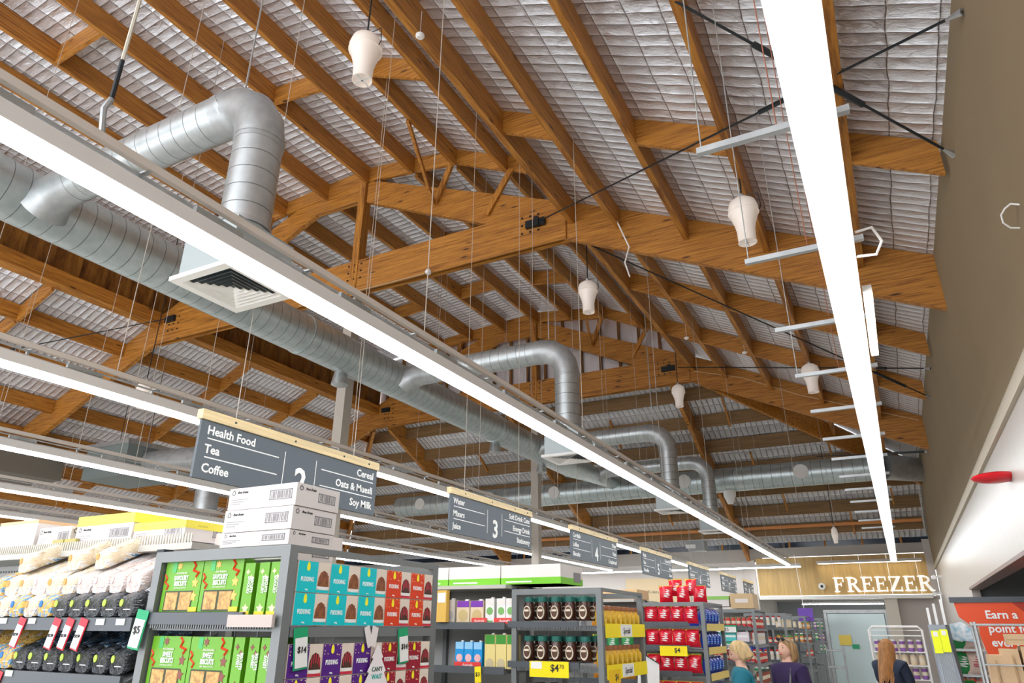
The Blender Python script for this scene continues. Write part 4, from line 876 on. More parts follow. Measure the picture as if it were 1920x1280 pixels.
LIME = flat('lime', (0.4, 0.55, 0.05)); BLU = flat('clip_blue', (0.0, 0.15, 0.5)); BLK = flat('wrap_black', (0.015, 0.018, 0.018), .25); ORG = flat('wrap_orange', (0.85, 0.42, 0.05), .3)
LP = {'dark': loaf(BC, WB, LIME, BLU, 1), 'black': loaf(BD, WB, LIME, BLU, 2), 'white': loaf(BW, WW, flat('spot_orange', (.85, .3, .05)), BLU, 3), 'orange': loaf(BO, WO, BLU, BLU, 4), 'pink': loaf(PINKW, PINKW, flat('pinkspot', (.7, .5, .5)), BLU, 5)}
def loaves(seq, z, shelf, y, tier):
    for k, (c_, x) in enumerate(seq):
        nm = {'dark': 'clear and black bagged loaf', 'black': 'black bagged loaf', 'white': 'white and blue bagged loaf', 'orange': 'orange and yellow bagged loaf', 'pink': 'pinkish clear bagged loaf'}[c_]
        o = place('loaf' + c_, LP[c_], (x, y, z), '%s, %s from the post, %s, %s shelf' % (nm, ORD[k], tier, shelf), 'bread loaves on the %s shelf' % shelf, R.uniform(-.08, .08))
sx_ = [-3.06 - .122 * k for k in range(11)]
loaves([(c_, x) for c_, x in zip(['dark'] * 5 + ['orange', 'white', 'orange', 'white', 'orange', 'white'], sx_)], 1.832, 'upper', YC[0] + .03, 'front layer')
loaves([(c_, x - .04) for c_, x in zip(['pink', 'pink', 'pink', 'pink', 'white', 'white', 'pink', 'white', 'white', 'orange'], sx_)], 1.935, 'upper', YC[0] + .07, 'second layer')
loaves([(c_, x - .12) for c_, x in zip(['white', 'white', 'white'], (-3.3, -3.52, -3.95))], 2.05, 'upper', YC[0] + .1, 'top layer')
loaves([(c_, x + .02) for c_, x in zip(['black'] * 7 + ['orange'] * 4, sx_)], 1.602, 'middle', YC[0] + .03, 'front layer')
loaves([(c_, x) for c_, x in zip(['black'] * 6 + ['orange'] * 5, sx_)], 1.23, 'lowest', YC[0] + .03, 'front layer')
for k, (x, z, tx_) in enumerate(((-3.78, 1.828, '$2.50'), (-3.5, 1.826, '$2.50'), (-3.4, 1.826, '$2.50'), (-3.3, 1.825, '$2.50'), (-3.86, 1.595, '$2.50'))):
    ticket(x + .02, YC[0] - .02, z, 'S', .055, .13, TR, 0, tx_, 'red-edged bread price ticket, ' + ['leftmost on the upper shelf rail', 'second from the left on the upper shelf rail', 'third from the left on the upper shelf rail', 'rightmost on the upper shelf rail', 'on the middle shelf rail'][k], .012, -.03)
for k, (x, z) in enumerate(((-4.0, 1.828), (-3.72, 1.828), (-3.2, 1.825), (-3.06, 1.825), (-4.0, 1.6), (-3.8, 1.6))):
    tag(MB().box((x, YC[0] - .019, z - .026), (x + .06 if k else x + .1, YC[0] - .016, z + .0)).build('shelf_label', flat('label_grey', (0.5, 0.52, 0.48))), 'small pale shelf edge label, %s along the bread rails' % ORD[k], 'label', 'shelf edge labels on the bread rails')

# --- second display (coffee jars, yellow jars)
def jar(body, lid, lab, r=.042, h=.16, lbl2=None):
    t = thing('jar', 'x', 'jar', (0, 0, 0))
    MB().lathe([(r * .9, 0), (r, .01), (r, h * .62), (r * .8, h * .74), (r * .8, h * .8)], (0, 0, 0), 16).build('glass_body', body, t, True)
    MB().lathe([(r * .92, h * .78), (r * .94, h * .8), (r * .94, h * .98), (r * .85, h)], (0, 0, 0), 16).build('lid', lid, t, True)
    MB().ext([(r * .72 * math.cos(a), h * .34 + h * .28 * math.sin(a)) for a in [2 * math.pi * k / 16 for k in range(16)]], XZ, -r - .004, -r * .6).build('label_rim', lab, t)
    if lbl2: MB().ext([(r * .58 * math.cos(a), h * .36 + h * .22 * math.sin(a)) for a in [2 * math.pi * k / 16 for k in range(16)]], XZ, -r - .006, -r * .6).build('label_centre', lbl2, t)
    MB().box((-r * .45, -r - .008, h * .38), (r * .45, -r - .006, h * .46)).build('label_band', lab, t)
    return t
COF = flat('coffee_glass', (0.06, 0.02, 0.012), .12); LIDG = flat('lid_green', (0.02, 0.15, 0.12), .4); LABC = flat('label_cream', (0.75, 0.65, 0.5)); LIDD = flat('lid_dark', (0.09, 0.08, 0.08), .4); HON = flat('jar_gold', (0.75, 0.42, 0.02), .2); LIDBR = flat('lid_copper', (0.35, 0.14, 0.06), .35); LIDSL = flat('lid_silver', (0.5, 0.48, 0.46), .3, metal=.5)
JP = {'coffee': jar(COF, LIDG, LABC, .045, .185, flat('label_dark', (0.1, 0.04, 0.02))), 'decaf': jar(COF, LIDD, flat('label_gold', (.5, .35, .05)), .045, .185), 'gold': jar(HON, LIDBR, flat('jar_label_yellow', (0.85, 0.55, 0.05)), .042, .15), 'silver': jar(HON, LIDSL, LABC, .042, .13)}
for z, key, row in ((1.855, 'coffee', 'top shelf'), (1.555, 'coffee', 'middle shelf'), (1.205, 'decaf', 'lowest visible shelf')):
    for k in range(5):
        place('jar' + key, JP[key], (X0 + .13 + k * .125, YC[1] + .07, z), '%s coffee jar, front row, %s from left, %s, second display' % ('green lidded' if key == 'coffee' else 'black lidded', ORD[k], row), 'coffee jars on the second display')
        dup(JP[key], (X0 + .17 + k * .125, YC[1] + .18, z), '%s coffee jar, back row, %s from left, %s, second display' % ('green lidded' if key == 'coffee' else 'black lidded', ORD[k], row), 'coffee jars on the second display')
for z, row in ((1.82, 'top shelf'), (1.52, 'middle shelf')):
    for k in range(8):
        place('jargold', JP['gold'], (X1 - .055, YC[1] + .11 + k * .118, z), 'golden jar with copper lid, %s from left on the corridor %s' % (ORD[k], row), 'golden jars on the second display', math.pi / 2)
for k in range(8):
    place('jarsilver', JP['silver'], (X1 - .055, YC[1] + .11 + k * .118, 1.17), 'golden jar with silver lid, %s from the left low beside the corridor' % ORD[k], 'golden jars on the second display', math.pi / 2)
for z, row, tx_ in ((1.8, 'upper', 'Special'), (1.5, 'lower', 'Special')):
    t = thing('special_strip', 'yellow promotional strip reading Special on the %s golden jar shelf' % row, 'sign', (X1, YC[1] + .5, z))
    MB().box((X1 + .006, YC[1] + .05, z - .07), (X1 + .009, YC[1] + 1.05, z + .035)).build('strip', TYL, t)
    MB().box((X1 + .009, YC[1] + .4, z - .065), (X1 + .012, YC[1] + .68, z + .03)).build('white_card', WHITE, t); text(tx_, .045, (X1 + .013, YC[1] + .54, z - .04), 'E', TEXTB, t, 'CENTER', shear=.2)
    if row == 'lower': MB().box((X1 + .009, YC[1] + .08, z - .1), (X1 + .012, YC[1] + .34, z + .0)).build('price_patch', mat('patch_amber', (0.9, 0.55, 0.0), .5), t); text('$4', .05, (X1 + .013, YC[1] + .25, z - .08), 'E', TEXTB, t, 'CENTER')
t = thing('price_ticket', 'yellow rectangular ticket reading $4.70 under the coffee jars', 'price ticket', (-2.6, YC[1], 1.5))
MB().box((-2.72, YC[1] - .03, 1.44), (-2.38, YC[1] - .025, 1.555)).build('card', TYL, t); MB().box((-2.705, YC[1] - .032, 1.5), (-2.61, YC[1] - .03, 1.55)).build('white_patch', WHITE, t)
text('$4', .05, (-2.5, YC[1] - .032, 1.485), 'S', TEXTB, t, 'CENTER', bold=.03); text('70', .03, (-2.46, YC[1] - .032, 1.505), 'S', TEXTB, t, 'LEFT')
# second gondola face: milk cartons
def carton_pack(base, art, top, w=.09, h=.2, d=.06, circ_=None):
    t = thing('drink_carton', 'x', 'carton', (0, 0, 0))
    MB().box((0, 0, 0), (w, d, h)).build('pack', base, t); MB().box((.004, -.002, h * .72), (w - .004, 0, h - .002)).build('top_panel', top, t)
    MB().ext([(w / 2 + w * .36 * math.cos(a), h * (.38 if circ_ is None else circ_) + w * .36 * math.sin(a)) for a in [2 * math.pi * k / 14 for k in range(14)]], XZ, -.003, 0).build('art_disc', art, t)
    MB().box((w * .15, -.002, h * .06), (w * .85, 0, h * .12)).build('art_band', art, t)
    MB().box((w * .6, .01, h), (w * .85, .035, h + .012)).build('cap', WHITE, t)
    return t
CP = {'almond': carton_pack(WHITE, flat('leaf_green', (0.2, 0.45, 0.12)), flat('pale_cream', (0.8, 0.75, 0.7)), .085, .2, circ_=.5), 'blue': carton_pack(flat('pack_blue', (0.0, 0.3, 0.7)), flat('pack_pink', (0.85, 0.5, 0.5)), flat('sky', (0.3, 0.6, 0.85)), .085, .2),
      'soy': carton_pack(flat('pack_straw', (0.8, 0.65, 0.25)), flat('pack_tan', (0.6, 0.5, 0.3)), flat('soy_green', (0.05, 0.3, 0.03)), .1, .26, circ_=.16), 'purple': carton_pack(flat('pack_wheat', (.75, .6, .4)), flat('wheat2', (.6, .45, .2)), flat('pack_violet', (0.2, 0.03, 0.4)), .13, .19), 'grey': carton_pack(flat('pack_grey', (.6, .56, .5)), flat('pack_grey2', (.45, .42, .4)), flat('pack_grey3', (.65, .6, .55)), .1, .2)}
gy = YC[1] + .03
for key, z, xs_, row in (('purple', 1.825, (-3.46, -3.32), 'top'), ('almond', 1.83, (-3.17, -3.06, -2.97), 'top'), ('grey', 1.825, (-3.58, -3.7), 'top'), ('blue', 1.485, (-3.46, -3.37, -3.28), 'second'), ('soy', 1.485, (-3.15, -3.03, -2.985 + .07 - .1 + .1), 'second')):
    for k, x in enumerate(xs_):
        nm = {'purple': 'violet topped', 'almond': 'white leaf patterned', 'grey': 'dull grey', 'blue': 'blue and pink', 'soy': 'tall straw and green'}[key]
        if key == 'soy': x = -3.17 + k * .105
        place('cp' + key, CP[key], (x, gy, z), '%s drink carton, %s of its kind, %s shelf, second gondola' % (nm, ORD[k], row), 'drink cartons on the second gondola')
for k, (xa, xb_, z) in enumerate(((-3.3, -3.15, 1.83), (-3.08, -2.86 - .02, 1.83), (-3.46, -3.2, 1.485))):
    t = thing('shelf_tray', 'red printed cardboard tray ' + ['under the single leaf carton', 'under the pair of leaf cartons', 'under the blue and pink cartons'][k], 'tray', ((xa + xb_) / 2, gy - .01, z))
    MB().box((xa, gy - .012, z), (xb_, gy - .006, z + .045)).build('lip', flat('tray_red', (0.8, 0.05, 0.04)), t); text('Australia', .02, ((xa + xb_) / 2, gy - .0125, z + .014), 'S', TEXTW, t, 'CENTER', shear=.3)
ticket(-3.2, YC[1] - .03, 1.5, 'S', .06, .12, TYL, 0, '$3', 'yellow hanging ticket under the blue and pink cartons', .03, .01, TYL)
for k, (x0_, x1_) in enumerate(((-4.0, -3.62), (-3.61, -3.08), (-3.07, -2.5))):
    t = thing('display_carton', 'long white carton with lime green base band, %s from the left above the second gondola' % ORD[k], 'box', (x0_, YC[1] + .2, 2.15), 'white and lime cartons above the second gondola')
    MB().box((x0_, YC[1] + .12, 2.146), (x1_, YC[1] + .6, 2.305)).build('shell', flat('carton_bright', (0.78, 0.74, 0.7)), t)
    MB().box((x0_, YC[1] + .118, 2.146), (x1_ + .002, YC[1] + .602, 2.2)).build('green_band', flat('lime_green', (0.2, 0.6, 0.02)), t)
    if k == 2: MB().box((x1_ + .002, YC[1] + .4, 2.17), (x1_ + .004, YC[1] + .55, 2.25)).build('sticker', LINE, t)
    MB().box((x0_ + .05, YC[1] + .116, 2.16), (x0_ + .3, YC[1] + .118, 2.172)).build('print_line', TEXTW, t)
t = thing('display_carton', 'golden upright carton at the left end of the second gondola drinks', 'box', (-3.6, YC[1], 1.8)); MB().box((-3.62, YC[1] - .05, 1.84), (-3.52, YC[1] + .0, 2.1)).build('shell', flat('gold_card', (.75, .45, .08)), t); MB().box((-3.61, YC[1] - .052, 2.0), (-3.53, YC[1] - .05, 2.08)).build('print', TEXTW, t)

# --- third display: red chocolate pouches, blue packets; fourth display etc.
def pouch(m, m2, m3, w=.17, h=.2):
    t = thing('pouch', 'x', 'bag', (0, 0, 0)); b = MB(); n = 7; rr = random.Random(8); vs = []
    for s_ in (-1, 1):
        for j in range(n):
            for i in range(n):
                u, v = i / (n - 1), j / (n - 1); bulge = .045 * (math.sin(math.pi * u) * math.sin(math.pi * v)) ** .5 if 0 < u < 1 and 0 < v < 1 else 0
                vs.append(((u - .5) * w * (1 - .08 * math.sin(math.pi * v)), s_ * (bulge + .001 + rr.uniform(0, .006) * (bulge > 0)), v * h))
    fs = []
    for j in range(n - 1):
        for i in range(n - 1):
            a = j * n + i; fs.append((a, a + 1, a + n + 1, a + n)); a += n * n; fs.append((a, a + n, a + n + 1, a + 1))
    b.add(vs, fs); b.build('bag', m, t, True)
    MB().box((-w * .46, -.006, h * .9), (w * .46, .006, h)).build('seal', m2, t)
    q = MB()
    for k in range(5): q.ext([(rr.uniform(-.05, .02), h * (.3 + .1 * k)), (rr.uniform(.03, .06), h * (.33 + .1 * k)), (rr.uniform(.0, .05), h * (.38 + .1 * k)), (rr.uniform(-.05, .0), h * (.36 + .1 * k))], XZ, -.052, -.045)
    q.build('label_print', m3, t)
    return t
PR = flat('pouch_red', (0.7, 0.01, 0.03), .25); PY = flat('pouch_yellow', (0.9, 0.6, 0.02), .3); PB = flat('pouch_blue', (0.02, 0.05, 0.4), .25); PPU = flat('pouch_purple', (0.12, 0.03, 0.3), .3)
PP = {'red': pouch(PR, PY, TEXTW), 'blue': pouch(PB, PPU, flat('light_blue', (0.2, .45, .8))), 'cream': pouch(flat('pouch_cream', (.75, .55, .45)), RIB, flat('p3', (.5, .1, .1))), 'green': pouch(flat('pouch_green', (0.03, .3, .08)), PY, TEXTW), 'orange': pouch(flat('pouch_orange', (.8, .3, .03)), LIDG, TEXTW)}
def prow(key, pts, lab, grp, rz=0):
    for k, p in enumerate(pts): place('pp' + key, PP[key], p, '%s, %s from left' % (lab, ORD[k]), grp, rz)
for z, row in ((1.86, 'top'), (1.6, 'second'), (1.32, 'third'), (1.03, 'lowest')):
    prow('red', [(X0 + .13 + .165 * k, YC[2] + .06, z) for k in range(4)], 'red and white pouch on the %s shelf, third display' % row, 'red pouches on the third display')
    prow('blue', [(X1 - .06, YC[2] + .14 + .17 * k, z - .03) for k in range(5)], 'blue and violet packet on the %s corridor shelf, third display' % row, 'blue packets on the third display', math.pi / 2)
for z, row in ((1.83, 'top'), (1.57, 'second'), (1.29, 'third')):
    t = tag(MB().box((X1 + .006, YC[2] + .05, z - .05), (X1 + .009, YC[2] + 1.0, z + .03)).build('price_strip', flat('strip_gold', (.8, .6, .15))), 'golden price strip below the blue packets on the %s shelf' % row, 'price strip', 'golden price strips')
t = thing('price_ticket', 'yellow ticket reading $4 under the red chocolate pouches', 'price ticket', (-2.5, YC[2], 1.57)); MB().box((-2.66, YC[2] - .03, 1.5), (-2.33, YC[2] - .025, 1.61)).build('card', TYL, t); text('$4', .05, (-2.45, YC[2] - .032, 1.54), 'S', TEXTB, t, 'CENTER', bold=.02)
for k, p in enumerate([(-2.6, .2, 2.12), (-2.4, .25, 2.12), (-2.2, .3, 2.12), (-2.5, .3, 2.2), (-2.3, .3, 2.2)]):
    dup(PP['red'], (p[0], YC[2] + p[1], p[2] - .02), 'red pouch heaped on top of the third display, %s of the heap' % ORD[k], 'red pouches heaped above the third display', R.uniform(-.4, .4))
carton(-3.5, -2.95, YC[2] + .1, YC[2] + .6, 2.145, 2.26, flat('carton_orange', (.75, .5, .25)), 'tan carton beside the heap of red pouches', marks=False)
ps = tag(MB().add([(-2.86, YC[2] - .25, 1.55), (-2.6, YC[2] - .3, 1.42), (-2.62, YC[2] - .3, 1.05), (-2.9, YC[2] - .25, 1.05), (-2.86, YC[2] - .246, 1.55), (-2.6, YC[2] - .296, 1.42), (-2.62, YC[2] - .296, 1.05), (-2.9, YC[2] - .246, 1.05)], [(0, 1, 2, 3), (7, 6, 5, 4), (0, 4, 5, 1), (1, 5, 6, 2), (2, 6, 7, 3), (3, 7, 4, 0)]).build('hanging_poster', WHITE), 'tilted white paper poster with black edge hanging left of the red pouches', 'poster')
MB().bar((-2.855, YC[2] - .252, 1.555), (-2.6, YC[2] - .302, 1.425), .02, .006).build('black_edge', TEXTB, ps)
# fourth to seventh displays: small rows
def tin(m, lid, r=.035, h=.14):
    t = thing('tin', 'x', 'tin', (0, 0, 0)); MB().lathe([(r, 0), (r, h * .85)], (0, 0, 0), 12).build('body', m, t, True); MB().lathe([(r * .9, h * .85), (r * .9, h)], (0, 0, 0), 12).build('lid', lid, t, True); MB().lathe([(r * 1.01, h * .3), (r * 1.01, h * .6)], (0, 0, 0), 12).build('label', LABC, t, True); return t
TP = {'red': tin(flat('tin_red', (.65, .05, .05)), LIDBR), 'white': tin(flat('tin_white', (.8, .75, .72)), flat('cap_red', (.7, .02, .02)), .035, .2), 'amber': tin(flat('tin_amber', (.7, .28, .05)), flat('lid_green2', (.02, .25, .08)), .045, .16), 'cream': tin(flat('tin_cream', (.75, .6, .4)), LIDSL, .045, .16), 'green': tin(flat('tin_green', (.03, .3, .12)), WHITE, .04, .18), 'purple': tin(flat('tin_purple', (.25, .1, .35)), WHITE, .04, .16), 'brown': tin(flat('tin_brown', (.35, .08, .04)), LIDD, .04, .18)}
def trow(key, pts, lab, grp):
    for k, p in enumerate(pts): place('tin' + key, TP[key], p, '%s, %s from left' % (lab, ORD[k]), grp)
def fs_(i, z, n, key, lab, corridor=False):
    w_ = .66 / n
    trow(key, [(X0 + .1 + w_ * (k + .2), YC[i] + .07, z) for k in range(n)], lab + ', front of %s display' % WHERE[i], 'packs on the %s display' % WHERE[i])
def cs_(i, z, n, key, lab):
    w_ = .92 / n
    trow(key, [(X1 - .06, YC[i] + .1 + w_ * k, z) for k in range(n)], lab + ', corridor side of %s display' % WHERE[i], 'packs on the %s display' % WHERE[i])
fs_(3, 1.84, 8, 'red', 'red tin on the top shelf'); fs_(3, 1.33, 8, 'red', 'red tin on the third shelf'); cs_(3, 1.82, 7, 'red', 'red tin on the top shelf'); cs_(3, 1.58, 7, 'white', 'white bottle on the second shelf'); cs_(3, 1.31, 7, 'red', 'red tin on the third shelf'); cs_(3, 1.01, 7, 'brown', 'brown tin low down')
for k in range(3):
    t = tag(MB().box((X0 + .08 + k * .2, YC[3] + .02, 1.62), (X0 + .27 + k * .2, YC[3] + .2, 1.76)).build('tissue_box', flat('aqua', (.1, .6, .58)) if k < 2 else flat('lilac', (.75, .65, .7))), ['left aqua', 'middle aqua', 'right lilac'][k] + ' soft pack on the second shelf of the fourth display', 'box')
    MB().box((X0 + .09 + k * .2, YC[3] + .018, 1.68), (X0 + .26 + k * .2, YC[3] + .02, 1.71)).build('print_band', TEXTW, t)
for z, tx_, lab in ((1.83, '$5', 'upper'), (1.58, '$8', 'lower')):
    t = thing('price_ticket', 'white ticket with green edge, %s of the two on the fourth display, reading %s' % (lab, tx_), 'price ticket', (-2.5, YC[3], z)); MB().box((-2.73, YC[3] - .03, z - .08), (-2.4, YC[3] - .025, z + .03)).build('card', TG, t); MB().box((-2.72, YC[3] - .033, z - .078), (-2.41, YC[3] - .03, z + .005)).build('face', WHITE, t); text(tx_, .05, (-2.56, YC[3] - .035, z - .06), 'S', TEXTB, t, 'CENTER')
fs_(4, 1.86, 6, 'white', 'white bottle on the top shelf'); fs_(4, 1.53, 6, 'red', 'red tin on the second shelf'); fs_(4, 1.23, 6, 'white', 'white bottle on the third shelf'); fs_(4, .93, 6, 'green', 'green tin low down'); cs_(4, 1.84, 7, 'cream', 'cream jar on the top shelf'); cs_(4, 1.52, 7, 'amber', 'amber jar on the second shelf'); cs_(4, 1.22, 7, 'amber', 'amber jar on the third shelf')
fs_(5, 1.83, 5, 'cream', 'cream jar on the top shelf'); fs_(5, 1.53, 5, 'amber', 'amber jar on the second shelf'); cs_(5, 1.82, 6, 'amber', 'amber jar on the top shelf'); cs_(5, 1.52, 6, 'brown', 'brown tin on the second shelf'); cs_(5, 1.22, 6, 'red', 'red tin on the third shelf')
fs_(6, 1.83, 5, 'purple', 'purple tin on the top shelf'); fs_(6, 1.53, 5, 'green', 'green tin on the second shelf'); cs_(6, 1.82, 6, 'green', 'green tin on the top shelf'); cs_(6, 1.52, 6, 'purple', 'purple tin on the second shelf'); cs_(6, 1.22, 6, 'green', 'green tin on the third shelf')
t = thing('hanging_banner', 'small violet banner hanging beyond the fourth display', 'banner', (-2.2, 20, 2.2)); MB().box((-2.35, 19.98, 2.0), (-2.0, 20, 2.3)).build('cloth', flat('violet', (.15, .05, .4)), t); MB().path([(-2.2, 19.99, 2.3), (-2.25, 19.99, 3.6)], .008, 5).build('cord', WHITE, t)
t = thing('display_carton', 'green topped carton above the fourth gondola', 'box', (-3, YC[3] + .3, 2.15)); MB().box((-2.95, YC[3] + .1, 2.145), (-2.5, YC[3] + .6, 2.3)).build('shell', CARD, t); MB().box((-2.955, YC[3] + .095, 2.25), (-2.495, YC[3] + .605, 2.303)).build('lid', flat('lid_leaf', (.25, .5, .1)), t)
t = thing('display_carton', 'plain tan carton above the fourth end display', 'box', (-2.2, YC[3] + .3, 2.15)); MB().box((-2.48, YC[3] + .1, 2.113), (-2.12, YC[3] + .6, 2.34)).build('shell', flat('kraft', (.55, .38, .2)), t); MB().box((-2.4, YC[3] + .098, 2.2), (-2.2, YC[3] + .1, 2.26)).build('label', CARD, t)
# stock seen between displays on the far gondolas
for i in (2, 3, 4, 5):
    for z, key in ((1.83, ('orange', 'blue', 'green', 'cream')[i - 2]), (1.53, ('green', 'orange', 'cream', 'red')[i - 2]), (1.23, ('orange', 'green', 'red', 'blue')[i - 2])):
        prow(key, [(X0 - .2 - .19 * k, YC[i] + .08, z) for k in range(3)], '%s pouch, %s gondola, %s shelf' if 0 else '%s pouch on the %s gondola, %s shelf' % (key, WHERE[i], {1.83: 'top', 1.53: 'middle', 1.23: 'low'}[z]), 'pouches on the %s gondola' % WHERE[i])

# ------------------------------------------------------------------ right side of the corridor
t = thing('promotional_panel', 'orange red panel reading Earn a point for every dollar you spend', 'sign', (1.1, 10, 0))
y = 10.0
MB().ext([(.54, 2.1), (.56, 1.95), (.72, 1.8), (.82, 1.2), (.85, 0), (1.9, 0), (1.9, 2.1)][::-1], XZ, y, y + .04).build('panel', mat('panel_red', (0.85, 0.085, 0.015), .4), t)
MB().ext([(1.1, 2.095), (1.6, 1.6), (1.9, 1.6), (1.9, 2.095)][::-1], XZ, y - .003, y).build('dark_wedge', mat('panel_dark_red', (0.45, 0.03, 0.01), .4), t)
MB().box((.5, y - .02, 2.1), (2.0, y + .06, 2.16)).build('top_rail', DGREY, t)
for k, s_ in enumerate(('Earn a', 'point for', 'every dollar', 'you spend')): text(s_, .085, (.82, y - .006, 1.93 - k * .145), 'S', TEXTW, t, bold=.03)
XW2 = .62
# wire stand with kraft bags
t = thing('wire_stand', 'wire stand holding the kraft paper bags at the right edge', 'stand', (.62, 6.4, 0))
for p in (((.42, 6.2), (.42, 6.2)),): pass
b = MB(); 
for (px, py) in ((.44, 6.3), (.98, 6.3), (.44, 6.62), (.98, 6.62)): MB().path([(px, py, 0), (px, py, 1.86)], .01, 6).build('post', GALV, t)
MB().path([(.44, 6.3, 1.84), (.98, 6.3, 1.84)], .008, 6).path([(.44, 6.62, 1.84), (.98, 6.62, 1.84)], .008, 6).path([(.44, 6.3, 1.84), (.44, 6.62, 1.84)], .008, 6).path([(.44, 6.3, 1.58), (.98, 6.3, 1.58)], .006, 6).build('top_wire', GALV, t)
MB().box((.44, 6.3, 1.28), (.98, 6.62, 1.3)).box((.44, 6.3, .4), (.98, 6.62, .42)).build('tray', GALV, t)
KR = mat('kraft_bag', (0.62, 0.42, 0.24), .7, var=.12, vscale=6, bump=.4, bscale=12)
for k, (x, z, w_, h_, rt_) in enumerate(((.47, 1.302, .1, .34, .05), (.575, 1.302, .1, .38, -.04), (.68, 1.302, .1, .4, .03), (.785, 1.302, .09, .42, -.03), (.88, 1.302, .09, .42, 0))):
    b = MB(); b.hexa([(x, 6.34, z), (x + w_, 6.34, z), (x + w_, 6.56, z), (x, 6.56, z), (x + rt_ * .2, 6.36, z + h_), (x + w_ + rt_ * .2, 6.36, z + h_), (x + w_ + rt_ * .2, 6.54, z + h_), (x + rt_ * .2, 6.54, z + h_)])
    o = b.build('paper_bag', KR, origin=(x + w_ / 2, 6.45, z)); tag(o, 'folded kraft paper bag, %s from the left in the wire stand' % ORD[k], 'bag', 'kraft bags in the wire stand')
    MB().box((x + w_ * .45, 6.335, z + .02), (x + w_ * .55, 6.342, z + h_ * .9)).build('fold', mat('kraft_dark', (.45, .28, .14), .7), o)
for k, (x, z) in enumerate(((.62, 1.71), (.8, 1.73))):
    o = MB().box((x, 6.35, z), (x + .15, 6.55, z + .07)).build('paper_bag', KR, origin=(x, 6.4, z)); tag(o, ['left', 'right'][k] + ' kraft bag bundle lying across the tops of the standing bags', 'bag', 'kraft bag bundles')
    MB().box((x - .002, 6.348, z + .03), (x + .152, 6.35, z + .036)).build('fold', mat('kraft_dark', (.45, .28, .14), .7), o)
# leaning card stand and snack rack
t = thing('card_stand', 'grey ribbed card stand with yellow tickets left of the orange red panel', 'stand', (.3, 8, 0))
MB().hexa([(.22, 7.9, 0), (.46, 7.9, 0), (.46, 8.35, 0), (.22, 8.35, 0), (.19, 7.9, 1.85), (.32, 7.9, 1.85), (.37, 8.35, 1.85), (.19, 8.35, 1.85)]).build('body', mat('ribbed_grey', (.3, .33, .38), .5), t)
for k in range(9): MB().box((.22 + k * .012, 7.89, .3), (.224 + k * .012, 7.9, 1.62)).build('rib', GALV, t)
for k, (x, z) in enumerate(((.195, 1.8), (.262, 1.81))):
    q = thing('price_ticket', ['left', 'right'][k] + ' fluorescent yellow ticket on the grey ribbed card stand', 'price ticket', (x, 7.87, z - .2)); MB().box((x, 7.868, z - .19), (x + .065, 7.872, z)).build('card', mat('fluoro_yellow', (.9, .95, 0), .5, ), q); MB().box((x + .015, 7.866, z - .05), (x + .05, 7.868, z - .01)).build('white_patch', WHITE, q)
for k, x in enumerate((.2, .26, .33)):
    tag(MB().box((x, 8.12 + k * .1, 1.85), (x + .022, 8.14 + k * .1, 2.0 + k * .04)).build('ticket_holder', WHITE), '%s white upright ticket holder standing above the card stand' % ORD[k], 'holder', 'upright ticket holders')
t = thing('snack_rack', 'clear fronted snack rack between the card stand and the orange red panel', 'rack', (.55, 8.6, 0))
for x in (.36, .56): MB().bar((x, 8.4, 1.85), (x + .1, 8.4, .2), .02, .02, (0, 1, 0)).build('side_wire', GALV, t)
for z in (1.62, 1.4, 1.15): MB().box((.37, 8.38, z), (.62, 8.7, z + .015)).build('shelf', GALV, t)
MB().ext([(.36, 1.72), (.58, 1.7), (.57, 1.8), (.48, 1.88), (.38, 1.86)][::-1], XZ, 8.37, 8.39).build('header_card', mat('header_mix', (.8, .8, .8), .4, col2=(.3, .5, .6), vscale=25), t)
for k, (x, z) in enumerate(((.42, 1.42), (.53, 1.42), (.44, 1.17), (.56, 1.17), (.43, 1.64), (.54, 1.64))):
    dup(PP['cream'] if k % 2 else PP['green'], (x, 8.48, z), 'snack packet, %s in the clear fronted rack' % ORD[k], 'snack packets in the clear rack', .1)
# white wire magazine rack farther on
t = thing('wire_rack', 'white wire display rack with rounded top behind the long haired woman', 'rack', (-.1, 12.4, 0)); xa, xb_ = -.5, .2
y = 12.4
MB().path([(xa, y, 0), (xa, y, 1.8), (xa + .05, y, 1.85), (xb_ - .05, y, 1.85), (xb_, y, 1.8), (xb_, y, 0)], .014, 6).build('front_frame', WHITE, t)
MB().path([(xa, y + .4, 0), (xa, y + .4, 1.8), (xb_, y + .4, 1.8), (xb_, y + .4, 0)], .014, 6).build('rear_frame', WHITE, t)
for z in (1.72, 1.5, 1.32, 1.14, .9, .6, .3): MB().box((xa, y, z), (xb_, y + .4, z + .012)).build('shelf', WHITE, t)
for z, row in ((1.515, 'top'), (1.335, 'second'), (1.155, 'third'), (.915, 'fourth'), (.615, 'fifth')):
    trow('purple' if row in ('top', 'third', 'fifth') else 'cream', [(xa + .08 + .11 * k, y + .1, z) for k in range(6)], 'small tub on the %s shelf of the white wire rack' % row, 'tubs on the white wire rack')
t = thing('wire_stand', 'narrow stocked stand between the white wire rack and the card stand', 'stand', (.38, 12, 0))
MB().box((.3, 12.0, 0), (.9, 12.4, 1.55)).build('body', mat('stand_grey', (.35, .35, .36), .5), t)
for z in (1.3, 1.05, .8): MB().box((.28, 11.8, z), (.9, 12.0, z + .012)).build('shelf', GALV, t)
for z, row, key in ((1.315, 'top', 'purple'), (1.065, 'middle', 'brown'), (.815, 'low', 'purple')):
    trow(key, [(.34 + .11 * k, 11.9, z) for k in range(5)], 'small tub on the %s shelf of the narrow stocked stand' % row, 'tubs on the narrow stand')
t = thing('wire_dump_bin', 'chrome wire bin stack before the freezer door', 'basket', (-2.0, 22.5, 0))
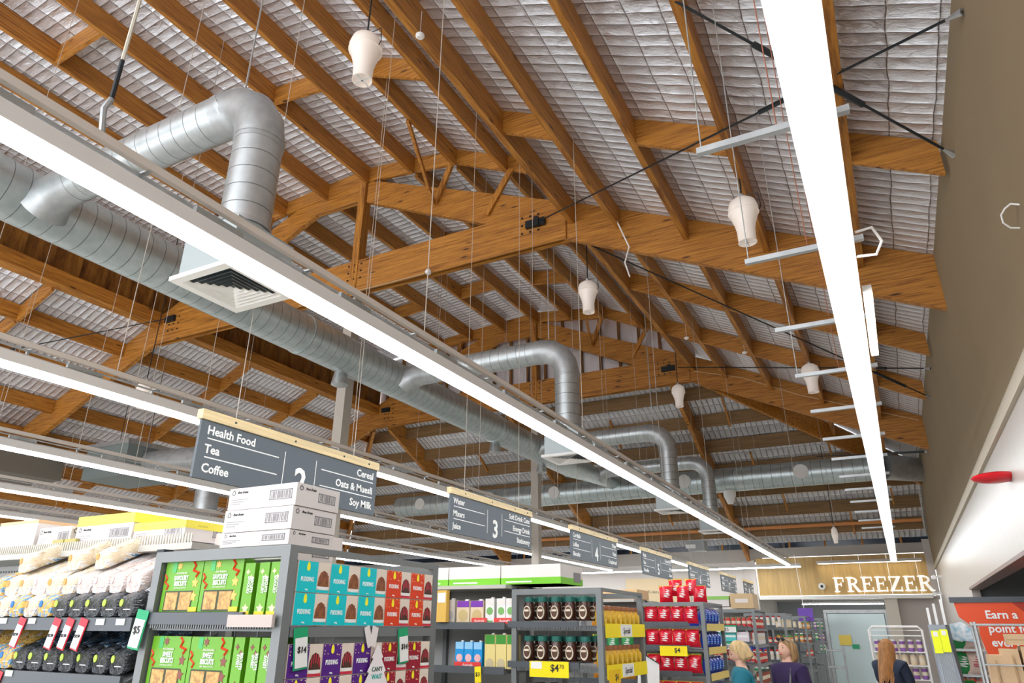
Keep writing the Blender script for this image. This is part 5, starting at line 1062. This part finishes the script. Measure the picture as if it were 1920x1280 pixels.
for z in (.5, .9, 1.3): MB().path([(-1.95, 21.4, z), (-1.55, 21.4, z), (-1.55, 21.8, z), (-1.95, 21.8, z), (-1.95, 21.4, z)], .02, 6).build('basket_rim', GALV, t)
for (px, py) in ((-1.95, 21.4), (-1.55, 21.4), (-1.55, 21.8), (-1.95, 21.8)): MB().path([(px, py, 0), (px, py, 1.4)], .015, 6).build('post', GALV, t)

# ------------------------------------------------------------------ people
SKIN = mat('skin', (0.72, 0.42, 0.3), .5)
def skinned(name, pts, edges, rad, m, parent, sub=2):
    me = bpy.data.meshes.new(name); me.from_pydata([Vector(p) for p in pts], edges, []); me.materials.append(m)
    o = bpy.data.objects.new(name, me); C.objects.link(o); o.parent = parent
    md = o.modifiers.new('skin', 'SKIN'); md.use_smooth_shade = True
    for i, r in enumerate(rad):
        sv = me.skin_vertices[0].data[i]; sv.radius = r if isinstance(r, tuple) else (r, r)
    me.skin_vertices[0].data[0].use_root = True
    s = o.modifiers.new('sub', 'SUBSURF'); s.levels = sub; s.render_levels = sub
    return o
def person(loc, rz, H, label, top_m, leg_m, hair_m, long_hair, head_pitch=0, pose='stand', glasses=False, bag=False):
    t = thing('person', label, 'person', loc, rz=rz); s = H / 1.68     # faces local -Y
    J = dict(pelvis=(0, 0, .93), waist=(0, 0, 1.06), chest=(0, .01, 1.26), neckb=(0, .01, 1.41), neck=(0, .0, 1.48), head=(0, -.005, 1.56))
    P = [J[k] for k in ('pelvis', 'waist', 'chest', 'neckb', 'neck', 'head')]; E_ = [(0, 1), (1, 2), (2, 3), (3, 4), (4, 5)]; rd = [(.15, .1), (.125, .09), (.15, .1), (.085, .07), .048, .07]
    def ch(start, pts, rs):
        a = start
        for p, r in zip(pts, rs): P.append(p); rd.append(r); E_.append((a, len(P) - 1)); a = len(P) - 1
        return a
    for sx in (-1, 1):
        ch(0, [(sx * .09, 0, .86), (sx * .095, -.01, .48), (sx * .095, .02, .09), (sx * .1, -.1, .04)], [.085, .055, .04, .035])
        if pose == 'reach': arm = [(sx * .17, .0, 1.37), (sx * .2, -.08, 1.12), (sx * .14, -.28, 1.02), (sx * .13, -.34, 1.02)]
        elif pose == 'bag' and sx < 0: arm = [(sx * .17, .0, 1.37), (sx * .21, .02, 1.1), (sx * .16, -.18, 1.12), (sx * .12, -.22, 1.17)]
        else: arm = [(sx * .17, .0, 1.37), (sx * .22, .02, 1.1), (sx * .23, -.05, .86), (sx * .23, -.07, .81)]
        e = ch(3, arm, [.052, .04, .028, .03]); hx, hy, hz = P[e]; dv = (Vector(P[e]) - Vector(P[e - 1])).normalized()
        for k in range(4):
            off = (k - 1.5) * .018; ln_ = (.06, .07, .066, .052)[k]; base = Vector((hx, hy, hz)) + Vector((0 if pose != 'reach' else off, off if pose != 'reach' else 0, 0))
            ch(e, [base + dv * .035, base + dv * (.035 + ln_ * .5), base + dv * (.035 + ln_) + Vector((0, -.012, 0))], [.009, .008, .007])
        ch(e, [Vector((hx, hy - .025, hz)) + dv * .01, Vector((hx, hy - .04, hz)) + dv * .045], [.01, .008])
    P = [tuple(c * s for c in p) for p in P]; rd = [(r[0] * s, r[1] * s) if isinstance(r, tuple) else r * s for r in rd]
    skinned('body', P, E_, rd, SKIN, t)
    hc = Vector((0, -.005, 1.585)) * s
    # shaped head: part of the figure, with chin, nose, ears
    def hp(p): 
        v = Vector(p); v.rotate(Matrix.Rotation(head_pitch, 3, 'X')); return v * s + hc
    b = MB(); vs = []; n = 20; m_ = 14
    for i in range(m_ + 1):
        ph = math.pi * i / m_
        for k in range(n):
            th = 2 * math.pi * k / n; x = .073 * math.sin(ph) * math.cos(th); y_ = .092 * math.sin(ph) * math.sin(th); z = -.115 * math.cos(ph)
            if z < -.02: f_ = 1 - .45 * ((-z - .02) / .095) ** 1.5; x *= f_; y_ = y_ * f_ - .012 * (1 - f_) * 3
            if y_ < -.07 and abs(x) < .02 and -.035 < z < .012: y_ -= .016 * (1 - abs(x) / .02)
            vs.append(hp((x, y_, z)))
    fs = [(i * n + k, i * n + (k + 1) % n, (i + 1) * n + (k + 1) % n, (i + 1) * n + k) for i in range(m_) for k in range(n)]
    b.add(vs, fs); 
    nose = [hp(q) for q in ((-.008, -.088, .018), (.008, -.088, .018), (.015, -.09, -.022), (-.015, -.09, -.022), (0, -.113, -.018))]; b.add(nose, [(0, 4, 1), (1, 4, 2), (2, 4, 3), (3, 4, 0)])
    ho = b.build('head', SKIN, None, True); ho.parent = t
    for sx in (-1, 1):
        e = MB().ball(tuple(hp((sx * .075, .005, -.005))), (.008 * s, .02 * s, .03 * s), 8, 6).build('ear', SKIN, None, True); e.parent = ho
        e = MB().ball(tuple(hp((sx * .028, -.079, .012))), (.012 * s, .008 * s, .006 * s), 8, 6).build('eye', flat('eye_dark', (.05, .03, .02)), None, True); e.parent = ho
        e = MB().box(*[tuple(hp(q)) for q in ((sx * .045, -.088, .03), (sx * .014, -.08, .035))]).build('eyebrow', hair_m, None); e.parent = ho
    e = MB().ball(tuple(hp((0, -.083, -.052))), (.024 * s, .008 * s, .007 * s), 10, 6).build('mouth', flat('lips', (.5, .12, .1)), None, True); e.parent = ho
    # hair: cap plus locks
    b = MB(); vs = []; n = 22; m_ = 10
    for i in range(m_ + 1):
        ph = math.pi * (1 - i / m_) * .62
        for k in range(n):
            th = 2 * math.pi * k / n; fr = max(0, -math.sin(th)); pp = ph * (1 - .5 * fr ** .8)
            wv = 1 + .03 * math.sin(5 * th) + .02 * math.sin(11 * th)
            vs.append(hp((.086 * math.sin(pp) * math.cos(th) * wv, .105 * math.sin(pp) * math.sin(th) * wv + .006, .125 * math.cos(pp))))
    b.add(vs, [(i * n + k, (i + 1) * n + k, (i + 1) * n + (k + 1) % n, i * n + (k + 1) % n) for i in range(m_) for k in range(n)])
    L_ = (.05 if pose == 'reach' else .1) if not long_hair else .42; rr = random.Random(int(H * 100))
    for k in range(26):
        th = math.radians(-2 + 184 * k / 25); x, y_ = .082 * math.cos(th), .098 * math.sin(th) + .006; ll = L_ * rr.uniform(.85, 1.1)
        sp_ = 1.06 if not long_hair else 1.15
        p3 = [hp((x * .55, y_ * .6, .1)), hp((x * .98, y_ * .98, .05)), hp((x * 1.07, y_ * 1.07, -.03)), hp((x * sp_, y_ * sp_ + .01, -.03 - ll * .5)), hp((x * (1.0 if long_hair else .9), y_ * .95 + (.05 if long_hair else 0), -.03 - ll))]
        b.path(p3, [.01 * s, .016 * s, .02 * s, .018 * s, .006 * s], 6)
    e = b.build('hair', hair_m, None, True); e.parent = t
    # clothes follow the same joints
    T_ = [(0, 0, .9), (0, 0, 1.06), (0, .01, 1.26), (0, .01, 1.41), (0, .01, 1.465)]; TE = [(0, 1), (1, 2), (2, 3), (3, 4)]; TR_ = [(.185, .135), (.155, .122), (.185, .138), (.125, .1), (.075, .068)]
    for sx in (-1, 1):
        if pose == 'reach': arm = [(sx * .165, .0, 1.38), (sx * .2, -.08, 1.14)]
        elif pose == 'bag' and sx < 0: arm = [(sx * .165, .0, 1.38), (sx * .21, .02, 1.12), (sx * .17, -.14, 1.12)]
        else: arm = [(sx * .165, .0, 1.38), (sx * .22, .02, 1.12), (sx * .23, -.03, .94)]
        a = 3
        for p, r in zip(arm, (.088, .068, .058)): T_.append(p); TR_.append(r); TE.append((a, len(T_) - 1)); a = len(T_) - 1
    skinned('top', [tuple(c * s for c in p) for p in T_], TE, [(r[0] * s, r[1] * s) if isinstance(r, tuple) else r * s for r in TR_], top_m, t)
    LP_ = [(0, 0, .95)]; LE = []; LR = [(.165, .118)]
    for sx in (-1, 1):
        a = 0
        for p, r in zip([(sx * .09, 0, .84), (sx * .097, -.01, .48), (sx * .097, .02, .12)], (.1, .07, .055)): LP_.append(p); LR.append(r); LE.append((a, len(LP_) - 1)); a = len(LP_) - 1
    skinned('trousers', [tuple(c * s for c in p) for p in LP_], LE, [(r[0] * s, r[1] * s) if isinstance(r, tuple) else r * s for r in LR], leg_m, t)
    for sx in (-1, 1):
        e = MB().ball((sx * .1 * s, -.05 * s, .045 * s), (.048 * s, .13 * s, .045 * s), 12, 6).build('shoe', BLACK, None, True); e.parent = t
    if glasses:
        for sx in (-1, 1):
            e = MB().ball(tuple(hp((sx * .035, -.075, .1))), (.03 * s, .008 * s, .02 * s), 12, 6).build('sunglass_lens', BLACK, None, True); e.parent = t
        e = MB().path([hp((-.075, .0, .07)), hp((-.06, -.07, .1)), hp((0, -.085, .105)), hp((.06, -.07, .1)), hp((.075, 0, .07))], .004, 5).build('sunglass_frame', BLACK, None); e.parent = t
    if bag:
        e = MB().path([Vector(q) * s for q in ((.13, .1, 1.0), (.12, .13, 1.3), (.1, .06, 1.45), (.11, -.08, 1.4), (.12, -.13, 1.25), (.15, -.12, .95))], .012, 6).build('bag_strap', flat('strap_grey', (.12, .12, .12)), None); e.parent = t
        e = MB().box((.16 * s, -.12 * s, .72 * s), (.25 * s, .12 * s, .98 * s)).build('shoulder_bag', flat('bag_dark', (.05, .05, .05)), None); e.parent = t
    return t
BLOND = mat('hair_blond', (0.68, 0.47, 0.22), .45, var=.35, vscale=30, stretch=(1, 1, .2)); LBR = mat('hair_brown', (0.42, 0.24, 0.1), .45, var=.4, vscale=30, stretch=(1, 1, .2)); GIN = mat('hair_auburn', (0.45, 0.2, 0.06), .45, var=.4, vscale=30, stretch=(1, 1, .2))
JEAN = mat('jeans_dark', (.03, .04, .08), .8); TEAL = mat('top_teal', (0.01, 0.16, 0.22), .8); NAVY = mat('top_navy', (0.025, 0.01, 0.06), .8); INK = mat('top_ink', (0.015, 0.025, 0.05), .8)
person((-1.57, 8.05, 0), math.radians(-75), 1.665, 'short blond woman in a teal top seen from the side beside the third display', TEAL, JEAN, BLOND, False, math.radians(18), 'reach')
person((-1.22, 8.9, 0), math.radians(-38), 1.69, 'woman in a navy top with sunglasses on her light brown hair', NAVY, JEAN, LBR, False, math.radians(-4), 'bag', True, True)
person((-.27, 11.2, 0), math.radians(150), 1.67, 'woman with long auburn hair and a dark jacket, back turned, by the white wire rack', INK, JEAN, GIN, True, math.radians(12), 'reach')

t = thing('cable', 'pale cable sagging along the right rafter of the farther roof truss', 'cable', (-3.7, 16.7, 7.7))
MB().path([(-3.63, 16.7, 7.82), (-2.5, 16.68, 7.46), (-1.27, 16.68, 6.84), (1.0, 16.7, 5.95)], .014, 6).build('cord', mat('cable_tan', (.55, .33, .14), .5), t)
t = thing('air_unit', 'small grey box unit hanging before the far wall, below the orange batten', 'air unit', (-5, 22, 4))
MB().box((-5.45, 21.8, 3.98), (-4.95, 22.3, 4.28)).build('casing', mat('unit_grey', (.3, .31, .31), .5, .3), t)
MB().box((-5.5, 21.76, 4.05), (-5.2, 21.8, 4.16)).build('grille', WHITE, t)
for x_ in (-5.4, -5.0): MB().path([(x_, 22, 4.28), (x_, 22, zE(22))], .006, 5).build('hanger_rod', GALV, t)
